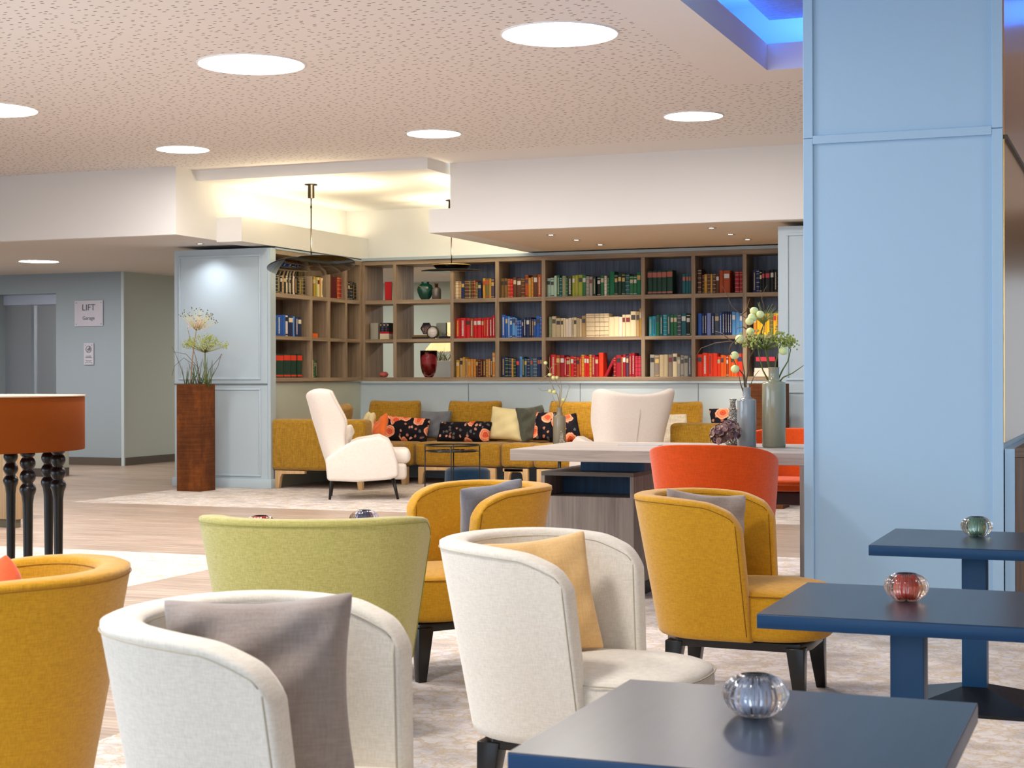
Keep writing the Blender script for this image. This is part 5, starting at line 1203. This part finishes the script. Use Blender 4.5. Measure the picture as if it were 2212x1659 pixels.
branch_set(t, o2, p2.y, [
    [(1611, 866), (1612, 835), (1607, 800, -.01), (1602, 770, -.03), (1597, 740, -.05)],
    [(1613, 866), (1611, 830), (1616, 800), (1620, 770, .02), (1622, 720, .04), (1616, 690, .05), (1600, 680, .05), (1580, 660, .03), (1572, 640, 0), (1560, 618, -.02)],
    [(1612, 866), (1606, 810), (1590, 790, -.05), (1583, 773, -.06), (1575, 757, -.08), (1578, 745, -.1), (1590, 735, -.08), (1596, 728, -.06)],
    [(1575, 757, -.08), (1583, 740, -.06), (1578, 737, -.05), (1545, 741, -.02), (1515, 752, 0), (1502, 771, .02)],
    [(1614, 866), (1616, 845), (1622, 830), (1628, 815), (1640, 800)],
    [(1612, 866), (1600, 830, -.02), (1597, 815, -.03), (1594, 795, -.03)],
    [(1620, 770, .02), (1636, 745, .04), (1650, 700, .06), (1650, 660, .06), (1645, 645, .05), (1652, 625, .04), (1658, 616, .04)],
    [(1600, 680, .05), (1612, 672, .03), (1618, 650, .02), (1619, 645, .0)],
    [(1583, 740, -.06), (1560, 720, -.03), (1545, 715, 0)],
    [(1622, 720, .04), (1606, 706, .02), (1592, 709, 0), (1590, 720, 0)]],
    [(1629, 672, 0, 1.05), (1642, 679, -.02, .95), (1625, 686, -.01, 1.1), (1619, 694, -.03, 1.0), (1621, 716, 0, 1.0), (1598, 732, -.03, 1.1), (1587, 768, -.05, 1.05), (1588, 797, -.05, 1.05)], 0.0235)
o1 = Vector((p1.x, p1.y, ZT + 0.32))
t = thing('branch_arrangement', 'dill umbel and green twigs in the tallest vase', 'branches', o1)
branch_set(t, o1, p1.y, [
    [(1668, 830), (1660, 790), (1652, 750, -.02), (1648, 705, -.03)],
    [(1672, 830), (1676, 780), (1684, 750, .02), (1694, 735, .03)],
    [(1676, 830), (1690, 800, .02), (1702, 780, .04), (1708, 755, .05), (1700, 745, .05)],
    [(1679, 830), (1692, 815), (1712, 806), (1738, 788)],
    [(1664, 830), (1648, 800, -.03), (1640, 770, -.05), (1636, 740, -.06)],
    [(1670, 830), (1656, 760, .05), (1644, 715, .06), (1655, 690, .06), (1672, 668, .06)]],
    [(1692, 758, -.02, 1.1)], 0.0235, mat=plain('stem_olive', '5C6428', 0.7), rad=(0.006, 0.0018))
umbel(t, onY(1652, 756, p1.y) - o1, 0.135, 44, '98A04C', 'flower_umbel', (0, 0, 1), 0.35, 4, 1.4, seed=15, rayc='5c6a24')
umbel(t, onY(1692, 745, p1.y + .03) - o1, 0.06, 20, '98A04C', 'flower_umbel', (0.3, 0, 1), 0.3, 5, 1.3, seed=17, rayc='5c6a24')
g = MB(); rg_ = random.Random(8); bc = onY(1648, 700, p1.y) - o1
for k in range(34):
    a = rg_.uniform(0, 6.28); e = rg_.uniform(0.15, 1.25); d = Vector((math.sin(e) * math.cos(a), math.sin(e) * math.sin(a), math.cos(e)))
    g.tube([bc, bc + d * rg_.uniform(0.04, 0.06) + Vector((0, 0, .005)), bc + d * rg_.uniform(0.08, 0.13)], [0.0018, 0.0015, 0.0008], 4)
put('needle_tuft', g, plain('needle_olive', '8A9048', 0.7), t)['kind'] = 'stuff'
f1 = faceted(1583, 962, 0.044, 0.265, 0.016, 'slender facetted glass vase left of the blue grey vase')
o3 = Vector((p3.x, p3.y, ZS + 0.30))
t = thing('branch_arrangement', 'thin branches with yellow green fruits in the olive grey vase', 'branches', o3)
branch_set(t, o3, p3.y, [
    [(1208, 884), (1208, 860), (1210, 840), (1204, 830), (1200, 818), (1192, 808, .02), (1184, 795, .02), (1176, 785, 0), (1171, 777, 0)],
    [(1208, 884), (1211, 860), (1213, 838), (1211, 822), (1206, 812)],
    [(1209, 884), (1216, 872), (1222, 862), (1227, 845), (1231, 835), (1226, 829)],
    [(1208, 868), (1204, 852), (1197, 845), (1190, 843), (1172, 845), (1163, 838)],
    [(1192, 808, .02), (1183, 810), (1175, 817), (1168, 825)],
    [(1188, 801), (1190, 795), (1198, 787), (1208, 786)],
    [(1198, 845), (1192, 830), (1184, 818), (1172, 810)],
    [(1208, 880), (1202, 872), (1196, 862), (1193, 852)]],
    [(1178.5, 784, -.02), (1187.5, 809.5, -.02), (1195.5, 816, -.03, 1.15), (1203, 816, -.01), (1188, 845, 0), (1197.5, 847, -.02, 1.15), (1217, 864, -.02)], 0.0205, mat=TWP, rad=(0.005, 0.0018))
# dried hydrangea
hp = onZ(1562, 968, ZT)
t = thing('dried_hydrangea', 'dried purple brown hydrangea head lying on the communal table', 'flower', (hp.x, hp.y, ZT))
m = MB(); rg_ = random.Random(5)
for k in range(150):
    a = rg_.uniform(0, 6.28); z = rg_.uniform(-0.6, 1); rr = math.sqrt(max(0, 1 - z * z)); d = Vector((rr * math.cos(a), rr * math.sin(a), z))
    c = Vector((0.0, 0, 0.072)) + Vector((d.x * 0.072, d.y * 0.06, d.z * 0.062)) * rg_.uniform(0.75, 1.05) + (Vector((0.02, 0, 0.02)) if d.x > 0 else Vector((0, 0, -0.005)))
    M = Matrix.Translation(c) @ d.to_track_quat('Z', 'Y').to_matrix().to_4x4() @ Matrix.Rotation(rg_.uniform(0, 6.28), 4, 'Z') @ Matrix.Rotation(rg_.uniform(-.5, .5), 4, 'X')
    s = rg_.uniform(0.012, 0.018)
    m.add([(0, 0, -.003), (s, 0.4*s, .004), (0.5*s, s, .006), (-0.5*s, s, .004), (-s, 0.3*s, .006), (-0.6*s, -s, .004), (0.5*s, -s, .005), (s, -0.4*s, .004)], [(0, i, i + 1) for i in range(1, 7)] + [(0, 7, 1)], True, M)
hm, ht_, hb_ = base('hydrangea_petal', '5A3A40', 0.7); n = N(ht_, 'ShaderNodeTexNoise', Scale=30.0); ht_.links.new(coords(ht_), n.inputs['Vector'])
ht_.links.new(ramp(ht_, n.outputs['Fac'], [(0.35, '6A4858'), (0.5, '8A6660'), (0.65, 'A88C78')]), hb_.inputs['Base Color'])
put('petals', m, hm, t)['kind'] = 'stuff'
put('stem', MB().tube([(0.03, 0.01, 0.05), (0.06, 0.0, 0.015), (0.075, -0.005, 0.004)], 0.003, 6), TW, t)

# ============================================================ LEFT: BAR TABLE WITH TURNED LEGS
ctr = onD(-66, 900, 7.25); bxx, byy = ctr.x, ctr.y
t = thing('bar_table', 'round orange brown drum topped bar table on turned black legs, cut by the left edge', 'table', (bxx, byy, 0))
DR = fabric('terracotta_leather', '8A4412', '783A0E', 300, 0.25, 0.0)
put('drum', MB().lathe([(0.498, 0.925), (0.50, 0.93), (0.50, 1.158), (0.498, 1.163)], 96), DR, t)
put('tabletop', MB().lathe([(0.0002, 1.163), (0.502, 1.163), (0.503, 1.166), (0.502, 1.170), (0.0002, 1.170)], 96), plain('pale_top', 'C8A890', 0.4), t)
def turned(z1):
    pr = [(0.010, 0.0), (0.014, 0.02), (0.019, 0.40), (0.022, 0.70), (0.027, 0.735), (0.034, 0.752), (0.0355, 0.765), (0.031, 0.778), (0.022, 0.787)]
    for c, r in ((0.818, 0.0345), (0.876, 0.0335)):
        pr += [(r * math.sin(a), c - r * math.cos(a)) for a in [R(40), R(55), R(72), R(90), R(108), R(125), R(140)]]
    pr += [(0.024, 0.904), (0.032, 0.912), (0.032, 0.925)]
    return pr
LG = turned(0)
for k, a in enumerate((-64, -33, 8, 44, 80, 116, 152, 188, 224, 260)):
    a = R(a) + TH; x, y = 0.385 * math.cos(a), 0.385 * math.sin(a)
    put('leg', MB().lathe(LG, 24, c=(x, y)), M_black(), t)
# pale oak counter end and an orange chair behind it
cn = onZ(36, 1141, 0); 
t = thing('counter_unit', 'pale oak counter end panel behind the bar table legs', 'counter', (cn.x, cn.y, 0))
put('side_panel', MB().box((-1.4, 0, 0.07), (0, 0.11, 1.02)), wood('pale_oak', 'C0A684', '99805c', 'z'), t, bev=0.003, seg=2)
put('plinth', MB().box((-1.38, 0.03, 0), (-0.03, 0.09, 0.07)), plain('plinth_olive', '6a6450', 0.6), t)
put('top', MB().box((-1.42, -0.02, 1.02), (0.02, 0.13, 1.06)), wood('pale_oak', 'C0A684', '99805c', 'z'), t)
rc = onZ(66, 1125, 0)
rc = onD(4, 900, 14.2); q = red_chair('orange red chair half hidden behind the bar table legs', (rc.x, rc.y, 0), R(200)); q.scale = (0.85, 0.85, 0.70)

wp = onZ(112, 1030, 0)
t = thing('low_cabinet', 'low pale cabinet with dark base behind the bar table legs', 'cabinet', (wp.x, wp.y, 0))
put('body', MB().box((-1.5, 0, 0.1), (0, 0.35, 0.72)), paint('low_cabinet_paint', 'C2CBC0'), t, bev=0.004, seg=2)
put('plinth', MB().box((-1.5, -0.003, 0), (0.003, 0.35, 0.1)), DB, t)
